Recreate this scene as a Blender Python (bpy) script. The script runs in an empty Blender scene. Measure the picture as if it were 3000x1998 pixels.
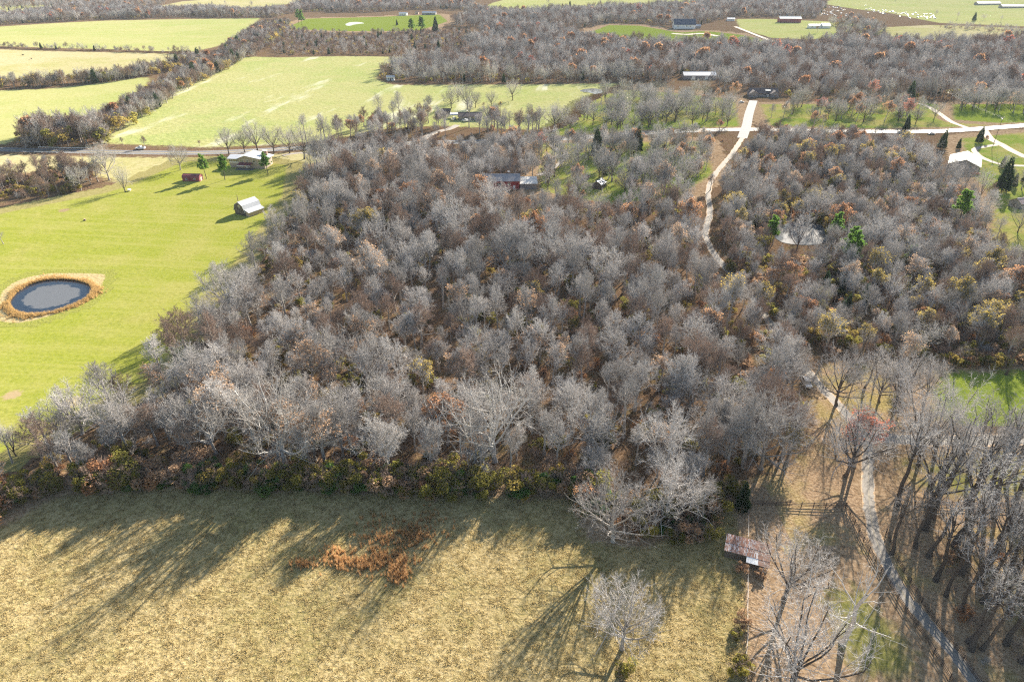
import bpy, bmesh, math, random
import numpy as np
from mathutils import Vector, Matrix

rad = math.radians
random.seed(7)
RNG = np.random.default_rng(11)
SC = bpy.context.scene
COL = SC.collection

# ------------------------------------------------------------------ camera, sky, sun, exposure
CAM_H, PITCH, FPX = 106.0, rad(30.0), 2000.0
SUN_AZ, SUN_EL = 31.0, 24.0            # degrees to the right of the view direction, above the horizon
cam_d = bpy.data.cameras.new('camera')
cam = bpy.data.objects.new('camera', cam_d)
COL.objects.link(cam)
cam.location = (0, 0, CAM_H)
cam.rotation_euler = (rad(90) - PITCH, 0, 0)
cam_d.sensor_width = 36.0
cam_d.lens = 24.0
cam_d.clip_start = 0.5
cam_d.clip_end = 12000
SC.camera = cam

world = bpy.data.worlds.new('World')
SC.world = world
world.use_nodes = True
wn = world.node_tree
bgn = wn.nodes['Background']
sky = wn.nodes.new('ShaderNodeTexSky')
sky.sky_type = 'NISHITA'
sky.sun_disc = False
sky.sun_elevation = rad(SUN_EL)
sky.sun_rotation = rad(SUN_AZ)
sky.air_density = 1.2
sky.dust_density = 1.0
wn.links.new(sky.outputs[0], bgn.inputs[0])
bgn.inputs[1].default_value = 0.05

sun_d = bpy.data.lights.new('sun', 'SUN')
sun_d.energy = 5.0
sun_d.angle = rad(0.6)
sun_d.color = (1.0, 0.92, 0.79)
sun = bpy.data.objects.new('sun', sun_d)
COL.objects.link(sun)
sdir = Vector((math.sin(rad(SUN_AZ)) * math.cos(rad(SUN_EL)), math.cos(rad(SUN_AZ)) * math.cos(rad(SUN_EL)), math.sin(rad(SUN_EL))))
sun.rotation_euler = (-sdir).to_track_quat('-Z', 'Y').to_euler()
sun.location = sdir * 400

vs = SC.view_settings
vs.view_transform = 'Standard'
vs.look = 'None'
vs.exposure = 2.12
vs.gamma = 1.0
SC.cycles.max_bounces = 4
SC.cycles.diffuse_bounces = 1
SC.cycles.glossy_bounces = 2
SC.cycles.transmission_bounces = 2
SC.cycles.volume_bounces = 0
SC.cycles.use_denoising = False
SC.cycles.filter_width = 1.2
SC.cycles.caustics_reflective = False
SC.cycles.caustics_refractive = False

# ------------------------------------------------------------------ terrain and picture-to-ground helpers
def hgt(x, y):
    x = np.asarray(x, float); y = np.asarray(y, float)
    ramp = np.clip((y - 520) / 500, 0, 1)
    near = np.clip((y - 60) / 200, 0, 1) * 0.35
    r = near * (np.sin(x / 37 + 1.3) * np.cos(y / 45) + 0.6 * np.sin((x + y) / 61))
    return r + ramp * (2.2 * np.sin(x / 210 + 0.7) * np.cos(y / 260 + 0.4) + 1.6 * np.sin(y / 170 + x / 400))

def H1(x, y):
    return float(hgt(x, y))

def G(px, py, dz=0.0):
    """point on the terrain under pixel (px, py) of the 3000 px wide photograph"""
    X = (px - 1500) / FPX; Y = (999 - py) / FPX
    d = (X, math.cos(PITCH) + Y * math.sin(PITCH), -math.sin(PITCH) + Y * math.cos(PITCH))
    z = 0.0
    for _ in range(8):
        t = (CAM_H - z - dz) / max(-d[2], 1e-3)
        x, y = d[0] * t, d[1] * t
        z = 0.5 * z + 0.5 * H1(x, y)
    return Vector((x, y, z))

def proj(x, y, z):
    dz = z - CAM_H
    dep = y * math.cos(PITCH) - dz * math.sin(PITCH)
    up = y * math.sin(PITCH) + dz * math.cos(PITCH)
    return 1500 + FPX * x / dep, 999 - FPX * up / dep, dep

def P(x, y):                     # coordinates read off the 2354 px wide overview
    return G(x * 1.27443, y * 1.27443)
def A(k, x, y): return G((k - 1) * 1000 + x / 2.355, y / 2.355)
def B(k, x, y): return G((k - 1) * 1000 + x / 2.355, 380 + y / 2.355)
def C(k, x, y): return G((k - 1) * 1000 + x / 2.355, 1000 + y / 2.355)
def D1(x, y): return G(1600 + x / 2.861, 1450 + y / 2.861)
def D2(x, y): return G(2300 + x / 2.861, 1450 + y / 2.861)

def height_from(base, py3000):
    """height of a vertical thing whose foot is base and whose top shows at picture row py3000"""
    lo, hi = 0.3, 60.0
    for _ in range(40):
        m = (lo + hi) / 2
        if proj(base.x, base.y, base.z + m)[1] > py3000: lo = m
        else: hi = m
    return lo

def inpoly(pts, poly):
    pts = np.asarray(pts, float); poly = np.asarray(poly, float)
    x, y = pts[:, 0], pts[:, 1]
    ins = np.zeros(len(pts), bool)
    j = len(poly) - 1
    for i in range(len(poly)):
        xi, yi = poly[i]; xj, yj = poly[j]
        c = ((yi > y) != (yj > y)) & (x < (xj - xi) * (y - yi) / (yj - yi + 1e-12) + xi)
        ins ^= c
        j = i
    return ins

def distline(pts, line, closed=False):
    pts = np.asarray(pts, float)[:, :2]; line = np.asarray(line, float)[:, :2]
    best = np.full(len(pts), 1e9)
    n = len(line)
    for i in range(n if closed else n - 1):
        a = line[i]; b = line[(i + 1) % n]
        ab = b - a
        t = np.clip(((pts - a) @ ab) / (ab @ ab + 1e-9), 0, 1)
        q = a + t[:, None] * ab
        best = np.minimum(best, np.hypot(*(pts - q).T))
    return best

def G2(pts):                      # picture polygon (2354 px overview) -> ground polygon
    return np.array([P(x, y)[:2] for x, y in pts])

# ------------------------------------------------------------------ materials
MATS = {}
def nodes_of(name):
    m = bpy.data.materials.new(name)
    m.use_nodes = True
    nt = m.node_tree
    for n in list(nt.nodes): nt.nodes.remove(n)
    out = nt.nodes.new('ShaderNodeOutputMaterial')
    return m, nt, out

def nd(nt, typ, **kw):
    n = nt.nodes.new(typ)
    for k, v in kw.items():
        if k.startswith('i_'):
            key = k[2:]
            key = int(key) if key.isdigit() else key.replace('_', ' ')
            n.inputs[key].default_value = v
        else:
            setattr(n, k, v)
    return n

def c4(c): return (c[0], c[1], c[2], 1.0)

def ramp(nt, fac, stops):
    r = nt.nodes.new('ShaderNodeValToRGB')
    el = r.color_ramp.elements
    while len(el) > 1: el.remove(el[-1])
    el[0].position = stops[0][0]; el[0].color = c4(stops[0][1])
    for p, c in stops[1:]:
        e = el.new(p); e.color = c4(c)
    nt.links.new(fac, r.inputs[0])
    return r.outputs[0]

def noise(nt, vec, scale, detail=3, rough=0.55, dist=0.0):
    n = nd(nt, 'ShaderNodeTexNoise')
    n.inputs['Scale'].default_value = scale
    n.inputs['Detail'].default_value = detail
    n.inputs['Roughness'].default_value = rough
    n.inputs['Distortion'].default_value = dist
    if vec is not None: nt.links.new(vec, n.inputs['Vector'])
    return n.outputs['Fac']

def mixc(nt, fac, a, b):
    m = nt.nodes.new('ShaderNodeMix'); m.data_type = 'RGBA'
    for sock, v in ((m.inputs[0], fac), (m.inputs[6], a), (m.inputs[7], b)):
        if hasattr(v, 'is_linked'): nt.links.new(v, sock)
        elif isinstance(v, (int, float)): sock.default_value = v
        else: sock.default_value = c4(v)
    return m.outputs[2]

def math_(nt, op, a, b=0.0, c=None, clamp=False):
    m = nt.nodes.new('ShaderNodeMath'); m.operation = op; m.use_clamp = clamp
    for k, v in enumerate((a, b, c)):
        if v is None: continue
        if hasattr(v, 'is_linked'): nt.links.new(v, m.inputs[k])
        else: m.inputs[k].default_value = v
    return m.outputs[0]

def maprange(nt, v, a, b, c=0.0, d=1.0):
    m = nt.nodes.new('ShaderNodeMapRange'); m.interpolation_type = 'SMOOTHSTEP'
    nt.links.new(v, m.inputs[0])
    for k, x in ((1, a), (2, b), (3, c), (4, d)): m.inputs[k].default_value = x
    return m.outputs[0]

def objcoord(nt):
    return nt.nodes.new('ShaderNodeTexCoord').outputs['Object']

def ground_shader(nt, out, col, bump_fac, strength, dist):
    b = nd(nt, 'ShaderNodeBump'); b.inputs['Strength'].default_value = strength; b.inputs['Distance'].default_value = dist
    nt.links.new(bump_fac, b.inputs['Height'])
    s = nd(nt, 'ShaderNodeBsdfDiffuse'); s.inputs['Roughness'].default_value = 0.6
    nt.links.new(col, s.inputs['Color']); nt.links.new(b.outputs[0], s.inputs['Normal'])
    nt.links.new(s.outputs[0], out.inputs[0])

def litter_color(nt, v):
    fine = noise(nt, v, 1.6, 4, 0.7)
    mid = noise(nt, v, 0.16, 3)
    a = ramp(nt, fine, [(0.28, (0.06, 0.036, 0.022)), (0.48, (0.16, 0.10, 0.06)), (0.62, (0.25, 0.165, 0.10)), (0.8, (0.38, 0.27, 0.18))])  # wood floor: dark litter, with canopy shade also put into the colour
    b = ramp(nt, fine, [(0.3, (0.07, 0.06, 0.025)), (0.55, (0.18, 0.14, 0.06)), (0.8, (0.28, 0.23, 0.11))])
    c = mixc(nt, maprange(nt, mid, 0.46, 0.78, 0, 0.85), a, b)
    return c, fine

def mat_litter():
    m, nt, out = nodes_of('leaf_litter_ground')
    v = objcoord(nt)
    c, f = litter_color(nt, v)
    ground_shader(nt, out, c, f, 0.9, 0.25)
    return m

def mat_field(name, stops, green=None, streak=None, fine_scale=1.1, bump=0.6, bdist=0.2, edge=2.5, big=0.02, stripe=None, spots=None, rim=None):
    """a field: fine mottling from stops, larger patches of green, pale streaks, blended to leaf litter at its rim"""
    m, nt, out = nodes_of(name)
    v = objcoord(nt)
    fine = noise(nt, v, fine_scale, 4, 0.7)
    bigf = noise(nt, v, big, 3, 0.6)
    c = ramp(nt, fine, stops)
    if green:
        midf = noise(nt, v, big * 5, 3, 0.6)
        gf = maprange(nt, math_(nt, 'ADD', math_(nt, 'MULTIPLY', bigf, 0.6), math_(nt, 'MULTIPLY', midf, 0.4)), 0.42, 0.62)
        c2 = ramp(nt, fine, green)
        c = mixc(nt, gf, c, c2)
    if stripe:
        mp = nd(nt, 'ShaderNodeMapping'); mp.vector_type = 'TEXTURE'; mp.inputs['Rotation'].default_value = (0, 0, rad(stripe[0])); mp.inputs['Scale'].default_value = (30, 1, 1)
        nt.links.new(v, mp.inputs[0])
        sf = noise(nt, mp.outputs[0], stripe[1], 3, 0.6)
        c = mixc(nt, maprange(nt, sf, 0.45, 0.65, 0, stripe[2]), c, stripe[3])
    if streak:
        mp = nd(nt, 'ShaderNodeMapping'); mp.vector_type = 'TEXTURE'; mp.inputs['Rotation'].default_value = (0, 0, rad(streak[0])); mp.inputs['Scale'].default_value = (4.5, 1, 1)
        nt.links.new(v, mp.inputs[0])
        sf = noise(nt, mp.outputs[0], streak[1], 4, 0.6)
        c = mixc(nt, maprange(nt, sf, streak[2], streak[2] + 0.12, 0, 0.85), c, streak[3])
    if spots:
        for (sx, sy, sr, sc) in spots:
            sub = nd(nt, 'ShaderNodeVectorMath', operation='DISTANCE'); sub.inputs[1].default_value = (sx, sy, 0)
            flat = nd(nt, 'ShaderNodeVectorMath', operation='MULTIPLY'); flat.inputs[1].default_value = (1, 1, 0)
            nt.links.new(v, flat.inputs[0]); nt.links.new(flat.outputs[0], sub.inputs[0])
            dd = math_(nt, 'ADD', sub.outputs['Value'], math_(nt, 'MULTIPLY', noise(nt, v, 2.2 / sr, 3), sr * 1.2))
            c = mixc(nt, maprange(nt, dd, sr * 1.2, sr * 1.75, 0.85, 0), c, sc)
    at = nd(nt, 'ShaderNodeAttribute', attribute_name='inside')
    lc = ramp(nt, fine, rim) if rim else litter_color(nt, v)[0]
    en = math_(nt, 'ADD', at.outputs['Fac'], math_(nt, 'MULTIPLY', math_(nt, 'SUBTRACT', noise(nt, v, 1.2 / edge, 3), 0.5), edge * 3))
    c = mixc(nt, maprange(nt, en, -edge * 0.5, edge * 0.9), lc, c)
    ground_shader(nt, out, c, fine, bump, bdist)
    return m

def simple(name, col, rough=0.8, var=0.15, scale=3.0, metal=0.0, spec=0.3, stops=None, bump=0.0):
    if name in MATS: return MATS[name]
    m, nt, out = nodes_of(name)
    v = objcoord(nt)
    f = noise(nt, v, scale, 4, 0.65)
    lo = tuple(max(0, x * (1 - var)) for x in col); hi = tuple(min(1, x * (1 + var)) for x in col)
    c = ramp(nt, f, stops or [(0.3, lo), (0.7, hi)])
    s = nd(nt, 'ShaderNodeBsdfPrincipled')
    s.inputs['Roughness'].default_value = rough
    s.inputs['Metallic'].default_value = metal
    s.inputs['Specular IOR Level'].default_value = spec
    nt.links.new(c, s.inputs['Base Color'])
    if bump:
        b = nd(nt, 'ShaderNodeBump'); b.inputs['Strength'].default_value = bump; b.inputs['Distance'].default_value = 0.05
        nt.links.new(f, b.inputs['Height']); nt.links.new(b.outputs[0], s.inputs['Normal'])
    nt.links.new(s.outputs[0], out.inputs[0])
    MATS[name] = m
    return m

def mat_wood(name, a, b, scale=2.0):
    """bark or twigs; colour wanders from tree to tree and along the stems"""
    m, nt, out = nodes_of(name)
    oi = nt.nodes.new('ShaderNodeObjectInfo')
    v = objcoord(nt)
    f = noise(nt, v, scale, 2, 0.6)
    mixf = math_(nt, 'ADD', math_(nt, 'MULTIPLY', oi.outputs['Random'], 0.6), math_(nt, 'MULTIPLY', f, 0.45), clamp=True)
    c = mixc(nt, mixf, a, b)
    s = nd(nt, 'ShaderNodeBsdfDiffuse'); s.inputs['Roughness'].default_value = 0.3
    nt.links.new(c, s.inputs['Color']); nt.links.new(s.outputs[0], out.inputs[0])
    MATS[name] = m
    return m

def mat_leaf(name, stops, trans=0.45, scale=0.5):
    m, nt, out = nodes_of(name)
    oi = nt.nodes.new('ShaderNodeObjectInfo')
    v = objcoord(nt)
    f = noise(nt, v, scale, 3, 0.7)
    f2 = math_(nt, 'ADD', math_(nt, 'MULTIPLY', f, 0.75), math_(nt, 'MULTIPLY', oi.outputs['Random'], 0.25))
    c = ramp(nt, f2, stops)
    s = nd(nt, 'ShaderNodeBsdfDiffuse'); t = nd(nt, 'ShaderNodeBsdfTranslucent')
    mx = nd(nt, 'ShaderNodeMixShader'); mx.inputs[0].default_value = trans
    nt.links.new(c, s.inputs['Color']); nt.links.new(c, t.inputs['Color'])
    nt.links.new(s.outputs[0], mx.inputs[1]); nt.links.new(t.outputs[0], mx.inputs[2]); nt.links.new(mx.outputs[0], out.inputs[0])
    MATS[name] = m
    return m

mat_wood('bark', (0.24, 0.215, 0.19), (0.42, 0.385, 0.35))
mat_wood('bark_dark', (0.07, 0.058, 0.05), (0.13, 0.11, 0.095))
mat_wood('twig', (0.22, 0.205, 0.192), (0.64, 0.605, 0.575), 0.6)
mat_wood('twig_brown', (0.17, 0.12, 0.095), (0.40, 0.30, 0.24), 0.6)
mat_wood('twig_white', (0.34, 0.32, 0.30), (0.52, 0.49, 0.46), 0.6)
mat_wood('dead_wood', (0.42, 0.40, 0.38), (0.58, 0.56, 0.53))
mat_leaf('leaf_rust', [(0.2, (0.24, 0.11, 0.06)), (0.5, (0.40, 0.22, 0.12)), (0.8, (0.52, 0.33, 0.18))])
mat_leaf('leaf_red', [(0.2, (0.26, 0.08, 0.06)), (0.6, (0.44, 0.17, 0.11)), (0.85, (0.5, 0.26, 0.16))])
mat_leaf('leaf_tan', [(0.2, (0.26, 0.16, 0.10)), (0.55, (0.42, 0.28, 0.18)), (0.85, (0.5, 0.36, 0.24))])
mat_leaf('leaf_yellow', [(0.2, (0.20, 0.15, 0.045)), (0.5, (0.36, 0.28, 0.08)), (0.8, (0.50, 0.37, 0.11))])
mat_leaf('leaf_olive', [(0.2, (0.11, 0.12, 0.03)), (0.5, (0.26, 0.24, 0.06)), (0.8, (0.44, 0.37, 0.09))], 0.55)
mat_leaf('leaf_green', [(0.2, (0.04, 0.10, 0.035)), (0.5, (0.09, 0.19, 0.05)), (0.8, (0.22, 0.29, 0.07))], 0.55)
mat_leaf('needle_cedar', [(0.2, (0.022, 0.045, 0.024)), (0.6, (0.05, 0.085, 0.036)), (0.85, (0.10, 0.12, 0.05))], 0.25)
mat_leaf('needle_pine', [(0.2, (0.07, 0.15, 0.035)), (0.55, (0.15, 0.27, 0.05)), (0.85, (0.26, 0.38, 0.08))], 0.45)
mat_leaf('grass_dry', [(0.15, (0.26, 0.20, 0.075)), (0.5, (0.47, 0.37, 0.18)), (0.85, (0.58, 0.475, 0.265))], 0.4, 0.06)
mat_leaf('grass_rust', [(0.15, (0.42, 0.23, 0.10)), (0.5, (0.6, 0.36, 0.17)), (0.85, (0.68, 0.48, 0.27))], 0.45, 0.2)
mat_leaf('reed', [(0.15, (0.36, 0.22, 0.09)), (0.5, (0.52, 0.35, 0.15)), (0.85, (0.64, 0.50, 0.28))], 0.45, 0.2)

# ------------------------------------------------------------------ mesh helpers
def np_mesh(name, V, F, mats=(), midx=None, smooth=False):
    """V (n,3), F (m,k) with k = 3 or 4, or a list of such arrays (each with its own material index in midx)"""
    me = bpy.data.meshes.new(name)
    Fs = F if isinstance(F, list) else [F]
    Fs = [np.asarray(f, np.int32) for f in Fs]
    V = np.asarray(V, np.float32)
    me.vertices.add(len(V)); me.vertices.foreach_set('co', V.ravel())
    loops = np.concatenate([f.ravel() for f in Fs])
    tot = np.concatenate([np.full(len(f), f.shape[1], np.int32) for f in Fs])
    me.loops.add(len(loops)); me.loops.foreach_set('vertex_index', loops)
    me.polygons.add(len(tot)); me.polygons.foreach_set('loop_start', np.concatenate([[0], np.cumsum(tot)[:-1]]).astype(np.int32))
    for m in mats: me.materials.append(MATS[m] if isinstance(m, str) else m)
    if midx is not None:
        me.polygons.foreach_set('material_index', np.concatenate([np.full(len(f), i, np.int32) for f, i in zip(Fs, midx)]))
    if smooth: me.polygons.foreach_set('use_smooth', np.ones(len(tot), bool))
    me.update(calc_edges=True)
    me.validate()
    return me

def link(name, data, parent=None, loc=None):
    o = bpy.data.objects.new(name, data)
    COL.objects.link(o)
    if parent is not None: o.parent = parent
    if loc is not None: o.location = loc
    return o

def thing(name, label, cat, loc=(0, 0, 0), rz=0.0, group=None, data=None, scale=None):
    o = link(name, data, None, loc)
    o.rotation_euler = (0, 0, rz)
    if scale: o.scale = (scale, scale, scale)
    o['label'] = label; o['category'] = cat
    if group: o['group'] = group
    return o

def structure(name, data, label=None):
    o = link(name, data); o['kind'] = 'structure'
    if label: o['label'] = label
    return o

class MB:
    """collects boxes, prisms and tubes and links them as one mesh"""
    def __init__(s): s.v = []; s.f = []
    def box(s, x0, y0, z0, x1, y1, z1):
        b = len(s.v)
        s.v += [(x0, y0, z0), (x1, y0, z0), (x1, y1, z0), (x0, y1, z0), (x0, y0, z1), (x1, y0, z1), (x1, y1, z1), (x0, y1, z1)]
        s.f += [[b + i for i in q] for q in ((0, 3, 2, 1), (4, 5, 6, 7), (0, 1, 5, 4), (1, 2, 6, 5), (2, 3, 7, 6), (3, 0, 4, 7))]
        return s
    def hexa(s, pts):                # 8 corners ordered like box
        b = len(s.v); s.v += [tuple(p) for p in pts]
        s.f += [[b + i for i in q] for q in ((0, 3, 2, 1), (4, 5, 6, 7), (0, 1, 5, 4), (1, 2, 6, 5), (2, 3, 7, 6), (3, 0, 4, 7))]
        return s
    def prism(s, prof, x0, x1, axis='x'):   # closed profile in (y, z) (or (x, z) for axis y) swept along the axis
        b = len(s.v); n = len(prof)
        for t in (x0, x1):
            for (p, q) in prof:
                s.v.append((t, p, q) if axis == 'x' else (p, t, q))
        s.f += [[b + i, b + (i + 1) % n, b + n + (i + 1) % n, b + n + i] for i in range(n)]
        s.f += [[b + i for i in range(n)][::-1], [b + n + i for i in range(n)]]
        return s
    def tube(s, p, q, r0, r1=None, n=6):
        r1 = r0 if r1 is None else r1
        p = Vector(p); q = Vector(q); d = (q - p).normalized()
        u = d.orthogonal().normalized(); w = d.cross(u); b = len(s.v)
        for c, r in ((p, r0), (q, r1)):
            for i in range(n):
                a = 2 * math.pi * i / n
                s.v.append(tuple(c + u * (r * math.cos(a)) + w * (r * math.sin(a))))
        s.f += [[b + i, b + (i + 1) % n, b + n + (i + 1) % n, b + n + i] for i in range(n)]
        s.f += [[b + i for i in range(n)][::-1], [b + n + i for i in range(n)]]
        return s
    def mesh(s, name, mat):
        me = bpy.data.meshes.new(name); me.from_pydata(s.v, [], s.f)
        bm = bmesh.new(); bm.from_mesh(me); bmesh.ops.recalc_face_normals(bm, faces=bm.faces); bm.to_mesh(me); bm.free()
        me.materials.append(mat); me.update()
        return me
    def build(s, name, mat, parent=None, loc=None):
        return link(name, s.mesh(name, mat), parent, loc)

# ------------------------------------------------------------------ ground sheet and fields
NX = np.arange(-440, 441, 2.5); NY = np.arange(20, 601, 2.5)
def grid_mesh(name, xs, ys, keep=None, zoff=0.0, attr=None, mat=None):
    X, Y = np.meshgrid(xs, ys)
    nx, ny = len(xs), len(ys)
    V = np.stack([X.ravel(), Y.ravel(), hgt(X, Y).ravel() + zoff], 1)
    I = np.arange(nx * ny).reshape(ny, nx)
    Q = np.stack([I[:-1, :-1], I[:-1, 1:], I[1:, 1:], I[1:, :-1]], -1).reshape(-1, 4)
    if keep is not None:
        k = keep.reshape(ny, nx)
        kc = (k[:-1, :-1] | k[:-1, 1:] | k[1:, 1:] | k[1:, :-1]).ravel()
        Q = Q[kc]
        used = np.unique(Q); remap = np.full(nx * ny, -1); remap[used] = np.arange(len(used))
        V = V[used]; Q = remap[Q]
        if attr is not None: attr = attr[used]
    return V, Q, attr

FX = np.arange(-3000, 3001, 15.0); FY = np.arange(600, 4201, 15.0)
MATS['litter'] = mat_litter()
v1, q1, _ = grid_mesh('g', NX, NY)
v2, q2, _ = grid_mesh('g', FX, FY)
skirt = np.array([(-3000, -400, 0), (-440, -400, 0), (440, -400, 0), (3000, -400, 0), (-3000, 20, 0), (-440, 20, 0), (440, 20, 0), (3000, 20, 0), (-3000, 600, 0), (-440, 600, 0), (440, 600, 0), (3000, 600, 0)], float)
skirt[:, 2] = hgt(skirt[:, 0], skirt[:, 1])
q3 = np.array([(0, 1, 5, 4), (1, 2, 6, 5), (2, 3, 7, 6), (4, 5, 9, 8), (6, 7, 11, 10)])
gv = np.concatenate([v1, v2, skirt]); gq = np.concatenate([q1, q2 + len(v1), q3 + len(v1) + len(v2)])
structure('ground', np_mesh('ground', gv, gq, ['litter'], smooth=True))

REGIONS = []     # (name, ground polygon) for tests
def field(name, pix, mat, zoff=0.02, far=False, reach=8.0, poly=None):
    poly = G2(pix) if poly is None else poly
    REGIONS.append((name, poly))
    parts = []
    for xs, ys in ((NX, NY), (FX, FY)):
        X, Y = np.meshgrid(xs, ys); pts = np.stack([X.ravel(), Y.ravel()], 1)
        lo = poly.min(0) - reach; hi = poly.max(0) + reach
        near = (pts[:, 0] > lo[0]) & (pts[:, 0] < hi[0]) & (pts[:, 1] > lo[1]) & (pts[:, 1] < hi[1])
        if not near.any(): continue
        d = np.full(len(pts), -99.0)
        sub = pts[near]
        dd = distline(sub, poly, True)
        d[near] = np.where(inpoly(sub, poly), dd, -dd)
        keep = d > -reach
        if not keep.any(): continue
        parts.append(grid_mesh(name, xs, ys, keep, zoff, d))
    V = np.concatenate([p[0] for p in parts]); at = np.concatenate([p[2] for p in parts])
    off = 0; Qs = []
    for p in parts: Qs.append(p[1] + off); off += len(p[0])
    me = np_mesh(name, V, np.concatenate(Qs), [mat], smooth=True)
    a = me.attributes.new('inside', 'FLOAT', 'POINT'); a.data.foreach_set('value', at.astype(np.float32))
    return structure(name, me)

PAD = [(0.26, (0.13, 0.08, 0.048)), (0.46, (0.31, 0.21, 0.125)), (0.62, (0.44, 0.315, 0.20)), (0.8, (0.60, 0.47, 0.33))]
M_meadow = mat_field('dry_meadow', [(0.25, (0.19, 0.145, 0.055)), (0.45, (0.365, 0.28, 0.13)), (0.6, (0.47, 0.37, 0.19)), (0.8, (0.57, 0.47, 0.275))],
                     green=[(0.28, (0.13, 0.12, 0.035)), (0.5, (0.31, 0.25, 0.105)), (0.75, (0.47, 0.375, 0.19))], fine_scale=1.3, bump=1.0, bdist=0.35, big=0.03, edge=1.5, rim=PAD)
sp = [B(1, 440, 558), C(1, 85, 370), C(1, 500, 420)]
M_lawn = mat_field('green_lawn', [(0.25, (0.18, 0.21, 0.032)), (0.5, (0.265, 0.285, 0.042)), (0.78, (0.35, 0.35, 0.07))],
                   green=[(0.25, (0.23, 0.225, 0.05)), (0.5, (0.32, 0.305, 0.08)), (0.75, (0.41, 0.375, 0.12))], fine_scale=0.8, bump=0.5, bdist=0.14, big=0.016, edge=1.5,
                   stripe=(-6, 0.30, 0.4, (0.36, 0.34, 0.10)), spots=[(sp[0].x, sp[0].y, 2.6, (0.33, 0.23, 0.14)), (sp[1].x, sp[1].y, 2.6, (0.40, 0.29, 0.18)), (sp[2].x, sp[2].y, 3.0, (0.42, 0.33, 0.2))], rim=[(0.25, (0.17, 0.16, 0.05)), (0.5, (0.30, 0.26, 0.10)), (0.8, (0.42, 0.35, 0.17))])
M_far = mat_field('pale_green_field', [(0.25, (0.33, 0.32, 0.11)), (0.5, (0.43, 0.41, 0.165)), (0.8, (0.52, 0.49, 0.24))],
                  green=[(0.25, (0.27, 0.31, 0.085)), (0.5, (0.36, 0.385, 0.12)), (0.8, (0.46, 0.45, 0.18))], fine_scale=0.35, bump=0.5, bdist=0.4, big=0.006, edge=4,
                  stripe=(20, 0.06, 0.5, (0.42, 0.40, 0.16)))
_a, _b = A(1, 1180, 830), A(1, 1920, 540)
STREAK = math.degrees(math.atan2(_b.y - _a.y, _b.x - _a.x))
M_farstreak = mat_field('rolling_field', [(0.25, (0.32, 0.31, 0.11)), (0.5, (0.43, 0.41, 0.17)), (0.8, (0.52, 0.49, 0.24))],
                  green=[(0.25, (0.26, 0.31, 0.095)), (0.5, (0.36, 0.39, 0.13)), (0.8, (0.46, 0.45, 0.19))], fine_scale=0.3, bump=0.9, bdist=0.6, big=0.008, edge=4,
                  streak=(STREAK, 0.03, 0.56, (0.66, 0.63, 0.46)))
M_tan = mat_field('tan_field', [(0.25, (0.38, 0.33, 0.15)), (0.5, (0.48, 0.41, 0.22)), (0.8, (0.56, 0.49, 0.30))],
                  green=[(0.25, (0.30, 0.29, 0.10)), (0.5, (0.40, 0.37, 0.15)), (0.8, (0.5, 0.45, 0.22))], fine_scale=0.3, bump=0.5, bdist=0.4, big=0.007, edge=4)
M_yard = mat_field('yard_grass', [(0.25, (0.12, 0.18, 0.03)), (0.5, (0.21, 0.27, 0.045)), (0.8, (0.32, 0.33, 0.08))],
                   green=[(0.25, (0.30, 0.22, 0.10)), (0.5, (0.36, 0.31, 0.10)), (0.8, (0.46, 0.40, 0.18))], fine_scale=0.6, bump=0.4, bdist=0.15, big=0.02, edge=3, rim=PAD)
M_bright = mat_field('bright_grass', [(0.25, (0.12, 0.17, 0.025)), (0.5, (0.20, 0.25, 0.035)), (0.8, (0.30, 0.31, 0.07))], fine_scale=0.6, bump=0.4, bdist=0.15, big=0.02, edge=3, rim=PAD)
M_dull = mat_field('dull_grass', [(0.25, (0.11, 0.12, 0.035)), (0.5, (0.21, 0.20, 0.06)), (0.8, (0.33, 0.29, 0.12))], green=PAD, fine_scale=0.9, bump=0.6, bdist=0.2, big=0.04, edge=3, rim=PAD)

M_paddock = mat_field('leafy_paddock', [(0.26, (0.14, 0.085, 0.05)), (0.46, (0.34, 0.225, 0.135)), (0.62, (0.48, 0.345, 0.22)), (0.8, (0.64, 0.51, 0.365))],
                      green=[(0.28, (0.16, 0.12, 0.04)), (0.5, (0.36, 0.28, 0.11)), (0.78, (0.50, 0.41, 0.21))], fine_scale=1.6, bump=0.9, bdist=0.25, big=0.03, edge=2.5)
field('leafy_paddock', [(1650, 1120), (1760, 1090), (1840, 1050), (1870, 960), (1850, 890), (1890, 835), (2000, 830), (2160, 850), (2150, 960), (2050, 1000), (2060, 1040), (2354, 1035), (2600, 1040), (2700, 2000), (1712, 2000), (1712, 1330), (1690, 1165)], M_paddock, 0.012)
field('dry_meadow', [(-500, 1240), (0, 1212), (130, 1140), (400, 1122), (800, 1132), (1320, 1145), (1350, 1240), (1480, 1260), (1620, 1190), (1690, 1165), (1712, 1330), (1716, 1568), (1716, 2000), (-500, 2000)], M_meadow)
field('pond_lawn', [(-500, 480), (0, 492), (130, 466), (250, 442), (300, 425), (420, 372), (560, 366), (660, 380), (650, 450), (600, 520), (560, 580), (510, 640), (450, 700), (410, 780), (350, 870), (220, 925), (110, 975), (0, 1045), (-500, 1120)], M_lawn, 0.02)
field('highway_verge', [(-400, 352), (0, 355), (160, 359), (330, 362), (450, 362), (560, 358), (740, 346), (860, 340), (800, 365), (660, 385), (560, 372), (420, 378), (300, 430), (230, 408), (150, 390), (0, 404), (-400, 420)], M_tan, 0.015)
field('rolling_field', [(235, 330), (250, 268), (400, 200), (480, 162), (555, 130), (640, 133), (780, 130), (940, 130), (885, 150), (865, 182), (905, 196), (1430, 192), (1390, 205), (1330, 235), (1300, 275), (1240, 300), (1000, 290), (860, 300), (780, 320), (640, 334), (480, 340)], M_farstreak, 0.03)
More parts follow.
